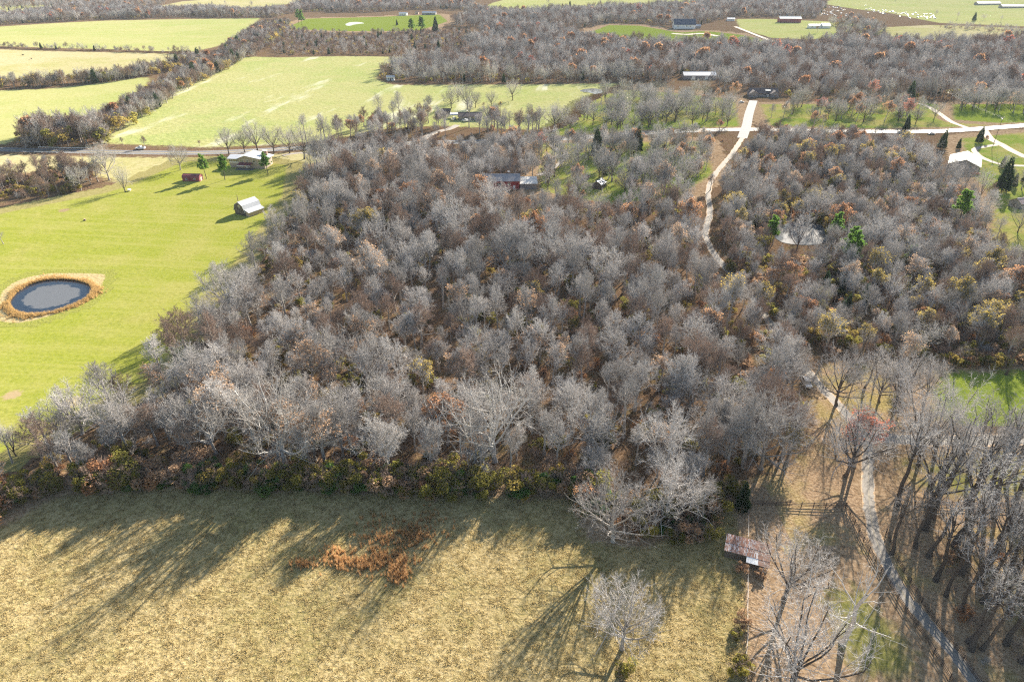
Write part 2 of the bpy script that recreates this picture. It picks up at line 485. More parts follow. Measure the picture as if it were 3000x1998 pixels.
field('hedged_field', [(-300, 205), (0, 208), (90, 206), (200, 196), (355, 174), (330, 205), (215, 262), (70, 300), (20, 332), (-300, 345)], M_far, 0.03)
field('tan_field', [(-300, 112), (0, 114), (200, 120), (470, 127), (400, 152), (250, 170), (130, 178), (0, 184), (-300, 190)], M_tan, 0.03)
field('far_green_field', [(-300, 78), (0, 62), (250, 48), (600, 42), (560, 80), (500, 108), (430, 122), (200, 113), (0, 107), (-300, 104)], M_far, 0.03)
field('far_pasture', [(-400, 22), (0, 14), (140, 12), (60, 26), (0, 34), (-400, 45)], M_far, 0.04)
field('far_strip_pasture', [(370, 14), (420, 4), (560, -6), (700, -8), (680, 8), (560, 22), (420, 22)], M_tan, 0.04)
field('pond_yard', [(650, 68), (700, 44), (860, 40), (1010, 34), (1030, 50), (960, 72), (820, 74)], M_bright, 0.04)
field('upper_pasture', [(1090, 30), (1130, 8), (1200, -12), (1700, -14), (1640, 4), (1420, 18), (1200, 28)], M_far, 0.04)
field('hill_yard', [(1355, 75), (1400, 58), (1470, 60), (1560, 76), (1620, 72), (1700, 80), (1780, 98), (1700, 100), (1540, 96), (1440, 88)], M_bright, 0.04)
field('barn_yard', [(1690, 45), (1760, 44), (1900, 50), (2010, 62), (1990, 84), (1860, 92), (1770, 88), (1700, 66)], M_far, 0.04)
field('far_east_pasture', [(1880, 8), (2000, -20), (2800, -20), (2800, 60), (2354, 62), (2160, 54), (2040, 30)], M_far, 0.04)
field('east_scrub_field', [(1980, 66), (2140, 58), (2354, 66), (2380, 78), (2240, 92), (2120, 96), (2020, 84)], M_tan, 0.04)
field('park_lawn', [(1300, 275), (1340, 235), (1420, 205), (1560, 215), (1690, 230), (1700, 292), (1480, 300), (1300, 312), (1245, 318)], M_yard, 0.03)
field('drive_lawn', [(1745, 240), (1850, 240), (2100, 235), (2260, 250), (2450, 245), (2450, 282), (2230, 292), (2000, 296), (1770, 290)], M_yard, 0.03)
field('pole_lawn', [(2190, 240), (2450, 238), (2450, 280), (2300, 284), (2190, 276)], M_bright, 0.045)
field('house_yard', [(2210, 318), (2354, 305), (2500, 320), (2500, 640), (2354, 600), (2270, 560), (2290, 460), (2230, 400)], M_yard, 0.03)
field('glade_lawn', [(2165, 855), (2354, 850), (2500, 850), (2500, 985), (2280, 990), (2150, 965), (2140, 900)], M_bright, 0.03)
field('grove_grass', [(2060, 1040), (2354, 1035), (2480, 1040), (2480, 1140), (2200, 1150), (2060, 1110)], M_dull, 0.03)
field('yard_around_red_house', [(1235, 330), (1620, 325), (1640, 400), (1560, 450), (1400, 470), (1240, 440)], M_yard, 0.03)
field('snag_glade', [(1890, 1360), (1960, 1340), (2040, 1420), (2110, 1500), (2100, 1560), (1960, 1560), (1910, 1450)], M_dull, 0.03)

# ------------------------------------------------------------------ roads, lanes, drives
def smooth_line(pts, step):
    pts = [Vector((p[0], p[1], 0)) for p in pts]
    out = []
    for i in range(len(pts) - 1):
        p0 = pts[max(i - 1, 0)]; p1 = pts[i]; p2 = pts[i + 1]; p3 = pts[min(i + 2, len(pts) - 1)]
        n = max(2, int((p2 - p1).length / step))
        for k in range(n):
            t = k / n
            out.append(0.5 * ((2 * p1) + (p2 - p0) * t + (2 * p0 - 5 * p1 + 4 * p2 - p3) * t * t + (3 * p1 - p0 - 3 * p2 + p3) * t ** 3))
    out.append(pts[-1])
    return out

ROADS = []
def ribbon_mesh(name, line, width, mat, zoff, offset=0.0, wob=0.0, cross=(-1, -0.5, 0, 0.5, 1)):
    V = []; Q = []; AT = []
    n = len(line)
    for i, p in enumerate(line):
        t = (line[min(i + 1, n - 1)] - line[max(i - 1, 0)]); t.z = 0; t.normalize()
        s = Vector((t.y, -t.x, 0))
        for k, cx in enumerate(cross):
            w = width / 2 * cx + offset + (random.uniform(-wob, wob) if abs(cx) == 1 else 0)
            q = p + s * w
            V.append((q.x, q.y, H1(q.x, q.y) + zoff)); AT.append(1 - abs(cx))
    m = len(cross)
    for i in range(n - 1):
        for k in range(m - 1):
            a = i * m + k
            Q.append((a, a + 1, a + m + 1, a + m))
    me = np_mesh(name, np.array(V), np.array(Q), [mat], smooth=True)
    a = me.attributes.new('inside', 'FLOAT', 'POINT'); a.data.foreach_set('value', np.array(AT, np.float32))
    return me

def mat_gravel(name, a, b, edge=True, scale=1.0, rough=0.9, spec=0.1):
    m, nt, out = nodes_of(name)
    v = objcoord(nt)
    f = noise(nt, v, 2.5 * scale, 4, 0.7); g = noise(nt, v, 0.25, 3)
    c = mixc(nt, math_(nt, 'ADD', math_(nt, 'MULTIPLY', f, 0.6), math_(nt, 'MULTIPLY', g, 0.4)), a, b)
    if edge:
        at = nd(nt, 'ShaderNodeAttribute', attribute_name='inside')
        lc = ramp(nt, f, PAD)
        e = math_(nt, 'ADD', at.outputs['Fac'], math_(nt, 'MULTIPLY', math_(nt, 'SUBTRACT', noise(nt, v, 0.7, 3), 0.5), 0.9))
        c = mixc(nt, maprange(nt, e, 0.02, 0.3), lc, c)
        # a faint grassy crown between the wheel tracks
        c = mixc(nt, maprange(nt, math_(nt, 'ADD', at.outputs['Fac'], math_(nt, 'MULTIPLY', g, 0.35)), 1.02, 1.22, 0, 0.45), c, (0.30, 0.25, 0.15))
    s = nd(nt, 'ShaderNodeBsdfPrincipled'); s.inputs['Roughness'].default_value = rough; s.inputs['Specular IOR Level'].default_value = spec
    bp = nd(nt, 'ShaderNodeBump'); bp.inputs['Strength'].default_value = 0.4; bp.inputs['Distance'].default_value = 0.06
    nt.links.new(f, bp.inputs['Height']); nt.links.new(bp.outputs[0], s.inputs['Normal'])
    nt.links.new(c, s.inputs['Base Color']); nt.links.new(s.outputs[0], out.inputs[0])
    return m

M_asphalt = mat_gravel('asphalt', (0.10, 0.10, 0.105), (0.17, 0.165, 0.17), False, 1.0, 0.7, 0.2)
M_gravel = mat_gravel('gravel', (0.16, 0.145, 0.13), (0.30, 0.275, 0.245))
M_pale = mat_gravel('pale_gravel', (0.18, 0.165, 0.15), (0.30, 0.28, 0.255))
M_concrete = mat_gravel('concrete', (0.15, 0.15, 0.155), (0.25, 0.25, 0.25), False)
M_white = simple('road_paint_white', (0.72, 0.72, 0.70), 0.7)
M_yellow = simple('road_paint_yellow', (0.65, 0.46, 0.08), 0.7)

def road(name, pix, width, mat, zoff=0.06, wob=0.0, step=4.0, pts=None, clear=None):
    pts = [P(x, y) for x, y in pix] if pts is None else pts
    line = smooth_line(pts, step)
    ROADS.append((np.array([(p.x, p.y) for p in line]), width / 2 + (clear if clear is not None else 2.0)))
    return structure(name, ribbon_mesh(name, line, width, mat, zoff, 0, wob)), line

hw, hw_line = road('highway', [(-260, 338), (-100, 341), (0, 344), (160, 348), (330, 351), (450, 352), (560, 348), (700, 340), (850, 333), (1000, 328), (1150, 325), (1300, 319), (1480, 307), (1620, 300), (1760, 298), (1900, 302), (2060, 303), (2160, 302), (2260, 296), (2354, 289), (2600, 272)], 8.4, M_asphalt, 0.06, clear=1.0)
for off, mt, nm in ((-4.1, M_white, 'edge_line'), (4.1, M_white, 'edge_line'), (-0.16, M_yellow, 'centre_line'), (0.16, M_yellow, 'centre_line')):
    o = link(nm, ribbon_mesh(nm, hw_line, 0.16, mt, 0.066, off, 0, (-1, 1)), hw)
lane, lane_line = road('gravel_lane', [(2330, 1690), (2240, 1568), (2195, 1505), (2130, 1430), (2080, 1370), (2040, 1300), (2010, 1230), (1998, 1150), (1996, 1080), (1990, 1010), (1940, 945), (1870, 870), (1800, 785), (1725, 680), (1650, 595), (1622, 540), (1632, 490), (1628, 440), (1645, 400), (1682, 355), (1706, 318)], 2.9, M_gravel, 0.05, 0.3, 3.0, clear=-0.2)
drive, drive_line = road('concrete_drive', [(1706, 318), (1716, 290), (1722, 262), (1732, 232)], 6.2, M_concrete, 0.075, 0, 4.0, clear=0.5)
side, side_line = road('side_lane', [(1985, 1000), (2040, 1008), (2120, 1012), (2230, 1014), (2354, 1008), (2500, 1002)], 4.6, M_pale, 0.056, 0.3, 3.0, clear=1.5)
for nm, pix, w, mt in (
        ('farm_drive', [(1270, 325), (1268, 334), (1282, 345), (1300, 350), (1290, 372), (1262, 392), (1238, 404)], 3.4, M_pale),
        ('wood_drive', [(960, 328), (1000, 305), (1030, 298), (1052, 288)], 5.0, M_pale),
        ('woodland_drive', [(2235, 298), (2190, 282), (2160, 262), (2130, 244), (2110, 238)], 4.0, M_pale),
        ('house_loop', [(2262, 300), (2275, 318), (2300, 332), (2354, 360), (2420, 380)], 5.0, M_pale),
        ('carport_loop', [(2300, 332), (2262, 338), (2240, 344), (2256, 362), (2300, 378), (2354, 382), (2420, 384)], 3.6, M_pale),
        ('far_lane', [(1800, 110), (1770, 94), (1740, 82), (1715, 72), (1690, 62)], 5.5, M_pale),
        ('barn_apron', [(1545, 78), (1580, 80), (1615, 78), (1650, 84)], 9.0, M_pale),
        ('garden_drive', [(740, 358), (690, 352), (650, 358)], 3.6, M_pale)):
    road(nm, pix, w, mt, 0.07, 0.2, 4.0, clear=1.5)

# ------------------------------------------------------------------ ponds
def mat_water(name, deep, scum=None, center=None, radius=1.0):
    m, nt, out = nodes_of(name)
    v = objcoord(nt)
    s = nd(nt, 'ShaderNodeBsdfPrincipled')
    s.inputs['Roughness'].default_value = 0.06; s.inputs['IOR'].default_value = 1.33
    f = noise(nt, v, 1.1, 3, 0.6)
    b = nd(nt, 'ShaderNodeBump'); b.inputs['Strength'].default_value = 0.10; b.inputs['Distance'].default_value = 0.05
    nt.links.new(f, b.inputs['Height']); nt.links.new(b.outputs[0], s.inputs['Normal'])
    if scum:
        at = nd(nt, 'ShaderNodeAttribute', attribute_name='inside')
        e = math_(nt, 'ADD', at.outputs['Fac'], math_(nt, 'MULTIPLY', math_(nt, 'SUBTRACT', noise(nt, v, 0.22, 4, 0.65), 0.5), 0.55))
        k = maprange(nt, e, 0.30, 0.36)
        nt.links.new(mixc(nt, k, deep, scum), s.inputs['Base Color'])
        nt.links.new(maprange(nt, k, 0, 1, 0.06, 0.5), s.inputs['Roughness'])
    else:
        s.inputs['Base Color'].default_value = c4(deep)
    nt.links.new(s.outputs[0], out.inputs[0])
    return m

POND_POLYS = []
def pond(name, pts3000, mat, zoff=0.09):
    g = [G(x, y) for x, y in pts3000]
    n = 72
    c = sum(g, Vector()) / len(g)
    line = smooth_line(g + [g[0]], 1.5)[:-1]
    V = [(c.x, c.y, c.z + zoff)]; at = [1.0]
    K = 8; L = len(line)
    for k in range(1, K + 1):
        for p in line:
            q = c + (Vector((p.x, p.y, c.z)) - c) * (k / K)
            V.append((q.x, q.y, c.z + zoff)); at.append(1 - k / K)
    F3 = [(0, 1 + i, 1 + (i + 1) % L) for i in range(L)]
    F4 = []
    for k in range(K - 1):
        a = 1 + k * L; b = a + L
        F4 += [(a + i, b + i, b + (i + 1) % L, a + (i + 1) % L) for i in range(L)]
    me = np_mesh(name, np.array(V), [np.array(F3), np.array(F4)], [mat], smooth=True)
    a = me.attributes.new('inside', 'FLOAT', 'POINT'); a.data.foreach_set('value', np.array(at, np.float32))
    o = structure(name, me)
    poly = np.array([(p.x, p.y) for p in line]); POND_POLYS.append(poly)
    return o, poly, c

def pc(x, y): return (x / 2.355, 380 + y / 2.355)
round_px = [pc(*q) for q in ((62, 1200), (90, 1150), (150, 1100), (230, 1062), (330, 1040), (440, 1036), (540, 1046), (610, 1066), (640, 1095), (635, 1130), (600, 1170), (530, 1205), (440, 1240), (340, 1268), (230, 1280), (140, 1270), (85, 1245))]
M_pond = mat_water('pond_water', (0.012, 0.02, 0.035), (0.09, 0.095, 0.105))
round_pond, ROUND_POLY, ROUND_C = pond('round_pond', round_px, M_pond, 0.10)
M_bank = mat_field('pond_bank', [(0.25, (0.33, 0.24, 0.11)), (0.5, (0.47, 0.37, 0.19)), (0.8, (0.58, 0.47, 0.27))], fine_scale=1.2, bump=0.9, bdist=0.3, edge=0.6, rim=[(0.25, (0.20, 0.21, 0.045)), (0.5, (0.27, 0.275, 0.06)), (0.78, (0.34, 0.33, 0.09))])
bank_px = [pc(*q) for q in ((-60, 1290), (-20, 1200), (20, 1110), (90, 1055), (200, 1015), (340, 992), (500, 990), (620, 992), (722, 998), (728, 1020), (700, 1075), (680, 1120), (630, 1165), (560, 1205), (440, 1255), (300, 1300), (150, 1335), (20, 1330))]
field('pond_bank', None, M_bank, 0.045, reach=2.5, poly=np.array([G(x, y)[:2] for x, y in bank_px]))
M_sheen = mat_water('still_water', (0.10, 0.11, 0.12))
pond('wood_pond', [(2285, 665), (2330, 650), (2390, 656), (2420, 672), (2424, 700), (2400, 716), (2340, 718), (2290, 710), (2268, 690)], M_sheen)
pond('field_pond', [(1700, 266), (1715, 262), (1745, 261), (1766, 266), (1765, 272), (1745, 276), (1715, 275), (1700, 271)], M_sheen)
pond('yard_pond', [(1012, 72), (1025, 67), (1050, 66), (1066, 69), (1062, 74), (1035, 77), (1015, 76)], M_sheen)

# ------------------------------------------------------------------ buildings
BUILDINGS = []      # (x, y, radius) kept free of trees
WINDOWS = []        # picture boxes in which nearer trees are thinned out: (x0, y0, x1, y1, distance)
M_glass = simple('window_glass', (0.03, 0.04, 0.05), 0.12, 0.1, spec=0.6)
M_trim = simple('white_trim', (0.70, 0.69, 0.66), 0.6)
M_darkwood = simple('weathered_boards', (0.12, 0.10, 0.085), 0.9, 0.4, 6.0)

def mat_metal_roof(name, col, rust=None, amount=0.5, rough=0.45, pitch=0.6):
    m, nt, out = nodes_of(name)
    v = objcoord(nt)
    f = noise(nt, v, 0.9, 4, 0.7)
    c = ramp(nt, f, [(0.3, tuple(x * 0.82 for x in col)), (0.7, col)])
    oi = nt.nodes.new('ShaderNodeObjectInfo')
    if rust:
        mp = nd(nt, 'ShaderNodeMapping'); mp.inputs['Scale'].default_value = (4.0, 0.9, 1)
        nt.links.new(v, mp.inputs[0])
        r = noise(nt, mp.outputs[0], 1.6, 4, 0.75)
        k = maprange(nt, math_(nt, 'ADD', r, math_(nt, 'MULTIPLY', math_(nt, 'SUBTRACT', oi.outputs['Random'], 0.5), 0.10)), 0.62 - amount * 0.3, 0.72 - amount * 0.3)
        c = mixc(nt, k, c, ramp(nt, f, [(0.3, tuple(x * 0.6 for x in rust)), (0.7, rust)]))
    s = nd(nt, 'ShaderNodeBsdfPrincipled'); s.inputs['Roughness'].default_value = rough; s.inputs['Specular IOR Level'].default_value = 0.4
    nt.links.new(c, s.inputs['Base Color']); nt.links.new(s.outputs[0], out.inputs[0])
    return m

def mat_siding(name, col, pitch=0.35, rough=0.75, vertical=True):
    m, nt, out = nodes_of(name)
    v = objcoord(nt)
    f = noise(nt, v, 1.4, 4, 0.7)
    c = ramp(nt, f, [(0.3, tuple(x * 0.75 for x in col)), (0.7, col)])
    s = nd(nt, 'ShaderNodeBsdfPrincipled'); s.inputs['Roughness'].default_value = rough; s.inputs['Specular IOR Level'].default_value = 0.2
    nt.links.new(c, s.inputs['Base Color']); nt.links.new(s.outputs[0], out.inputs[0])
    return m

M_stone = simple('tan_stone', (0.36, 0.29, 0.23), 0.9, 0.4, 4.0, bump=0.5)
M_brick = simple('brick', (0.30, 0.19, 0.15), 0.9, 0.35, 5.0)
M_roof_white = mat_metal_roof('pale_metal_roof', (0.48, 0.49, 0.52))
M_roof_cream = mat_metal_roof('cream_metal_roof', (0.72, 0.68, 0.62))
M_roof_grey = mat_metal_roof('grey_metal_roof', (0.34, 0.36, 0.40))
M_roof_green = mat_metal_roof('grey_green_metal_roof', (0.20, 0.235, 0.235))
M_roof_red = mat_metal_roof('dark_red_metal_roof', (0.20, 0.055, 0.06))
M_roof_navy = mat_metal_roof('navy_metal_roof', (0.07, 0.085, 0.13))
M_roof_brown = mat_metal_roof('brown_shingle_roof', (0.13, 0.10, 0.095), rough=0.85)
M_roof_shingle = mat_metal_roof('grey_shingle_roof', (0.33, 0.31, 0.31), rough=0.9)
M_wall_red = mat_siding('barn_red_siding', (0.30, 0.045, 0.05))
M_wall_maroon = mat_siding('maroon_siding', (0.22, 0.07, 0.08))
M_wall_white = mat_siding('white_siding', (0.72, 0.74, 0.78))
M_wall_beige = mat_siding('beige_siding', (0.55, 0.42, 0.33))
M_wall_grey = mat_siding('grey_siding', (0.24, 0.23, 0.24))
M_wall_dark = mat_siding('dark_boards', (0.10, 0.085, 0.08))

def add_window(root, face, L, W, x, z, w, h, mull=1):
    """a framed window on the face f, b (long sides) or l, r (ends); x along the face, z its sill height"""
    m = MB(); g = MB()
    fr = 0.09; d = 0.06
    def bx(mb, a0, a1, z0, z1, out0, out1):
        if face == 'f': mb.box(a0, -W / 2 - out1, z0, a1, -W / 2 - out0, z1)
        elif face == 'b': mb.box(a0, W / 2 + out0, z0, a1, W / 2 + out1, z1)
        elif face == 'l': mb.box(-L / 2 - out1, a0, z0, -L / 2 - out0, a1, z1)
        else: mb.box(L / 2 + out0, a0, z0, L / 2 + out1, a1, z1)
    bx(m, x - w / 2 - fr, x - w / 2, z, z + h, 0.002, d); bx(m, x + w / 2, x + w / 2 + fr, z, z + h, 0.002, d)
    bx(m, x - w / 2 - fr, x + w / 2 + fr, z - fr, z - 0.002, 0.002, d + 0.04); bx(m, x - w / 2 - fr, x + w / 2 + fr, z + h + 0.002, z + h + fr, 0.002, d)
    for k in range(1, mull + 1):
        xx = x - w / 2 + w * k / (mull + 1)
        bx(m, xx - 0.03, xx + 0.03, z + 0.002, z + h - 0.002, 0.004, d - 0.02)
    bx(g, x - w / 2, x + w / 2, z, z + h, 0.003, 0.02)
    o = m.build('window', M_trim, root)
    g.build('pane', M_glass, o)
    return o

def add_door(root, face, L, W, x, w, h, mat):
    m = MB()
    if face == 'f': m.box(x - w / 2, -W / 2 - 0.06, 0.02, x + w / 2, -W / 2 - 0.003, h); k = (x + w * 0.35, -W / 2 - 0.1, h * 0.5)
    elif face == 'r': m.box(L / 2 + 0.003, x - w / 2, 0.02, L / 2 + 0.06, x + w / 2, h); k = (L / 2 + 0.1, x + w * 0.35, h * 0.5)
    else: m.box(-L / 2 - 0.06, x - w / 2, 0.02, -L / 2 - 0.003, x + w / 2, h); k = (-L / 2 - 0.1, x + w * 0.35, h * 0.5)
    o = m.build('door', mat, root)
    MB().box(k[0] - 0.05, k[1] - 0.05, k[2] - 0.1, k[0] + 0.05, k[1] + 0.05, k[2] + 0.1).build('handle', M_glass, o)

def roof_mesh(prof, x0, x1, t=0.14):
    """slabs that follow the open roof profile (y, z) from eave to eave"""
    m = MB()
    for (a, b) in zip(prof[:-1], prof[1:]):
        a = Vector((0, a[0], a[1])); b = Vector((0, b[0], b[1]))
        n = Vector((0, -(b - a).z, (b - a).y)).normalized()
        if n.z < 0: n = -n
        pts = [Vector((x0, 0, 0)) + a, Vector((x1, 0, 0)) + a, Vector((x1, 0, 0)) + b, Vector((x0, 0, 0)) + b]
        m.hexa(pts + [p + n * t for p in pts])
    return m

def gable(name, label, cat, loc, rz, L, W, hw, rise, wall, roof, over=0.45, gambrel=False, windows=(), doors=(), chimney=(), ridge=True, group=None, rad_=None, parent=None, win=None, skirt=0.25):
    """a gabled (or gambrel) building: ridge along local x, long sides f (towards -y) and b"""
    root = thing(name, label, cat, (loc.x, loc.y, loc.z), rz, group) if parent is None else parent
    if gambrel: prof = [(-W / 2, hw), (-W / 2 * 0.72, hw + rise * 0.62), (0, hw + rise), (W / 2 * 0.72, hw + rise * 0.62), (W / 2, hw)]
    else: prof = [(-W / 2, hw), (0, hw + rise), (W / 2, hw)]
    MB().prism([(-W / 2, -skirt)] + prof + [(W / 2, -skirt)], -L / 2, L / 2).build('wall', wall, root)
    sl = (prof[1][1] - prof[0][1]) / (prof[1][0] - prof[0][0])
    rp = [(p[0], p[1] + 0.02) for p in prof]
    rp[0] = (-W / 2 - over, hw + 0.02 - over * sl); rp[-1] = (W / 2 + over, hw + 0.02 - over * sl)
    r = roof_mesh(rp, -L / 2 - over, L / 2 + over).build('roof', roof, root)
    if ridge: MB().prism([(-0.3, hw + rise + 0.10), (0, hw + rise + 0.24), (0.3, hw + rise + 0.10), (0, hw + rise + 0.02)], -L / 2 - over - 0.01, L / 2 + over + 0.01).build('ridge_cap', roof, r)
    for wdef in windows: add_window(root, wdef[0], L, W, *wdef[1:])
    for ddef in doors: add_door(root, ddef[0], L, W, *ddef[1:])
    for (x, y, sx, sy, z0, z1) in chimney:
        c = MB().box(x - sx / 2, y - sy / 2, z0, x + sx / 2, y + sy / 2, z1).build('chimney', M_brick, root)
        MB().box(x - sx / 2 - 0.08, y - sy / 2 - 0.08, z1 + 0.002, x + sx / 2 + 0.08, y + sy / 2 + 0.08, z1 + 0.15).build('chimney_cap', M_trim, c)
    if parent is None:
        BUILDINGS.append((loc.x, loc.y, (rad_ or max(L, W) / 2 + 1.5)))
    if win: WINDOWS.append((*win, math.hypot(loc.x, loc.y)))
    return root

def gpx(x, y): return G(x, y)

# the two-storey stone house by the highway
hl = gpx(752, 487)
hs = thing('stone_house', 'two-storey tan stone house with pale metal roof and dark red porch awning', 'house', tuple(hl), rad(-6))
W_, D_, hw_ = 14.5, 10.5, 5.5
MB().prism([(-W_ / 2, -0.3), (-W_ / 2, hw_), (-3.0, hw_ + 1.5), (W_ / 2, hw_ - 0.6), (W_ / 2, -0.3)], -D_ / 2, D_ / 2, 'y').build('wall', M_stone, hs)
rm = MB()
for a, b in (((-W_ / 2 - 0.7, hw_ - 0.2), (-3.0, hw_ + 1.55)), ((-3.0, hw_ + 1.55), (W_ / 2 + 1.2, hw_ - 0.75))):
    pts = [Vector((a[0], -D_ / 2 - 0.8, a[1])), Vector((b[0], -D_ / 2 - 0.8, b[1])), Vector((b[0], D_ / 2 + 0.8, b[1])), Vector((a[0], D_ / 2 + 0.8, a[1]))]
    rm.hexa(pts + [p + Vector((0, 0, 0.2)) for p in pts])
rf = rm.build('roof', M_roof_white, hs)
MB().box(-3.2, -D_ / 2 - 0.82, hw_ + 1.76, -2.8, D_ / 2 + 0.82, hw_ + 1.84).build('ridge_cap', M_roof_white, rf)
wing = MB().prism([(-D_ / 2 + 1.2, -0.3), (-D_ / 2 + 1.2, hw_ - 0.45), (0.4, hw_ + 0.45), (D_ / 2 - 1, hw_ - 0.45), (D_ / 2 - 1, -0.3)], -W_ / 2 - 6.2, -W_ / 2 - 0.01).build('sunroom_wing', M_stone, hs)
wr = roof_mesh([(-D_ / 2 + 0.5, hw_ - 0.62), (0.4, hw_ + 0.5), (D_ / 2 - 0.3, hw_ - 0.62)], -W_ / 2 - 6.9, -W_ / 2 - 0.3).build('wing_roof', M_roof_white, hs)
MB().box(-W_ / 2 - 6.15, -D_ / 2 + 1.10, 2.7, -W_ / 2 - 0.05, -D_ / 2 + 1.19, 3.15).build('window_band', M_trim, hs)
for k in range(5):
    xx = -W_ / 2 - 5.6 + k * 1.2
    o = MB().box(xx - 0.5, -D_ / 2 + 1.10, 3.2, xx + 0.5, -D_ / 2 + 1.19, 4.7).build('window', M_trim, hs)
    MB().box(xx - 0.4, -D_ / 2 + 1.06, 3.3, xx + 0.4, -D_ / 2 + 1.098, 4.6).build('pane', M_glass, o)
for x, z, w in ((-5.6, 3.6, 1.8), (-2.4, 3.7, 0.9), (1.6, 3.6, 1.6), (4.6, 3.4, 1.2)): add_window(hs, 'f', W_, D_, x, z, w, 1.2)
add_door(hs, 'f', W_, D_, -3.2, 1.1, 2.1, M_trim)
ap = [Vector((-7.0, -D_ / 2 - 3.4, 2.3)), Vector((0.6, -D_ / 2 - 3.4, 2.3)), Vector((0.6, -D_ / 2 - 0.01, 3.2)), Vector((-7.0, -D_ / 2 - 0.01, 3.2))]
aw = MB().hexa(ap + [p + Vector((0, 0, 0.14)) for p in ap]).build('porch_awning', M_roof_red, hs)
MB().box(-7.05, -D_ / 2 - 3.5, 2.16, 0.65, -D_ / 2 - 3.405, 2.46).build('awning_trim', M_trim, aw)
for x in (-6.8, -3.2, 0.4): MB().box(x - 0.08, -D_ / 2 - 3.3, 0, x + 0.08, -D_ / 2 - 3.14, 2.3).build('porch_post', M_darkwood, hs)
MB().box(-8.5, -D_ / 2 - 3.6, -0.2, 1.2, -D_ / 2 - 0.01, 0.12).build('porch_slab', M_concrete, hs)
ch = MB().box(3.6, 2.0, 3.8, 6.2, 3.2, 8.0).build('chimney', M_brick, hs)
MB().box(3.5, 1.9, 8.002, 6.3, 3.3, 8.2).build('chimney_cap', M_trim, ch)
BUILDINGS.append((hl.x - 2, hl.y + 4, 15)); WINDOWS.append((680, 430, 815, 500, math.hypot(hl.x, hl.y)))

# red garden shed, small stone barn
p = gpx(566, 529)
gable('red_shed', 'long garden shed with dark red gambrel roof on the lawn', 'shed', p, rad(-3), 9.0, 4.2, 2.1, 1.3, M_wall_maroon, M_roof_red, 0.15, True, win=(530, 505, 605, 535),
      windows=[('f', -2.4, 0.9, 0.8, 0.8), ('f', 2.0, 0.9, 0.8, 0.8)], doors=[('r', 0, 1.6, 1.9, M_wall_beige)])
p = gpx(728, 622)
bn = gable('stone_barn', 'small barn with bright pale gambrel roof and dark arched gable at the wood edge', 'barn', p, rad(58), 9.0, 7.0, 2.4, 3.6, M_wall_dark, M_roof_white, 0.35, True, rad_=10, win=(670, 560, 770, 640),
           doors=[('l', 0, 2.4, 2.3, M_darkwood)], windows=[('l', 0, 3.6, 0.9, 0.8)])
lt = [Vector((-4.5, -6.2, 1.9)), Vector((4.5, -6.2, 1.9)), Vector((4.5, -3.45, 2.9)), Vector((-4.5, -3.45, 2.9))]
MB().hexa(lt + [q + Vector((0, 0, 0.12)) for q in lt]).build('lean_to_roof', M_roof_white, bn)
MB().box(-4.2, -5.9, -0.2, 4.2, -3.52, 1.95).build('lean_to_wall', M_stone, bn)

# red house in the wood with its pale roofed wing, grey shed
p = gpx(1470, 548)
rh = gable('red_house', 'dark red house with grey shingle roof among the bare trees', 'house', p, rad(2), 17.5, 9.0, 4.4, 2.2, M_wall_red, M_roof_shingle, 0.5, win=(1410, 505, 1585, 550), rad_=10.5,
           windows=[('f', -6.5, 2.2, 1.1, 1.2), ('f', -1.5, 2.2, 1.6, 1.2), ('f', 3.5, 2.2, 1.1, 1.2)], doors=[('f', 6.2, 1.1, 2.1, M_trim)], chimney=[(3.6, 1.5, 0.9, 0.9, 5.2, 7.4)])
wr_ = [Vector((9.0, -5.5, 3.0)), Vector((18.0, -5.5, 3.0)), Vector((18.0, 3.5, 4.1)), Vector((9.0, 3.5, 4.1))]
MB().hexa(wr_ + [q + Vector((0, 0, 0.15)) for q in wr_]).build('garage_roof', M_roof_cream, rh)
MB().box(9.2, -5.0, -0.2, 17.6, 3.2, 2.98).build('garage_wall', M_wall_grey, rh)
p = gpx(1755, 550)
gable('grey_shed', 'small shed with grey metal roof and dark gable in the wood clearing', 'shed', p, rad(62), 6.5, 4.8, 2.4, 1.6, M_wall_dark, M_roof_grey, 0.25, win=(1725, 505, 1790, 575), doors=[('l', 0, 1.6, 2.0, M_darkwood)])

# ranch house with cars
p = gpx(1378, 350)
gable('ranch_house', 'low ranch house with dark brown roof behind parked cars', 'house', p, rad(1), 16.0, 8.5, 2.8, 1.9, M_wall_grey, M_roof_brown, 0.6, win=(1310, 315, 1420, 385), rad_=14,
      windows=[('f', -4, 1.0, 1.4, 1.1), ('f', 3, 1.0, 1.4, 1.1)], doors=[('f', 0, 1.0, 2.1, M_trim)], chimney=[(-2.0, 0.8, 0.7, 0.7, 3.8, 5.6)])
p = gpx(1331, 346)
cp = thing('carport', 'pale metal carport roof on posts beside the ranch house', 'carport', tuple(p), rad(5))
MB().prism([(-3.2, 2.5), (-2.4, 3.1), (2.4, 3.1), (3.2, 2.5), (2.3, 3.0), (-2.3, 3.0)], -3.0, 3.0).build('roof', M_roof_white, cp)
for sx in (-2.8, 2.8):
    for sy in (-3.1, 3.1): MB().box(sx - 0.06, sy - 0.06, -0.1, sx + 0.06, sy + 0.06, 2.55).build('post', M_trim, cp)
p = gpx(1307, 334)
gable('dark_shed', 'small dark shed with brown roof beside the carport', 'shed', p, rad(0), 6.5, 4.0, 2.3, 1.3, M_wall_dark, M_roof_brown, 0.3, doors=[('f', 0, 1.2, 2.0, M_wall_beige)])

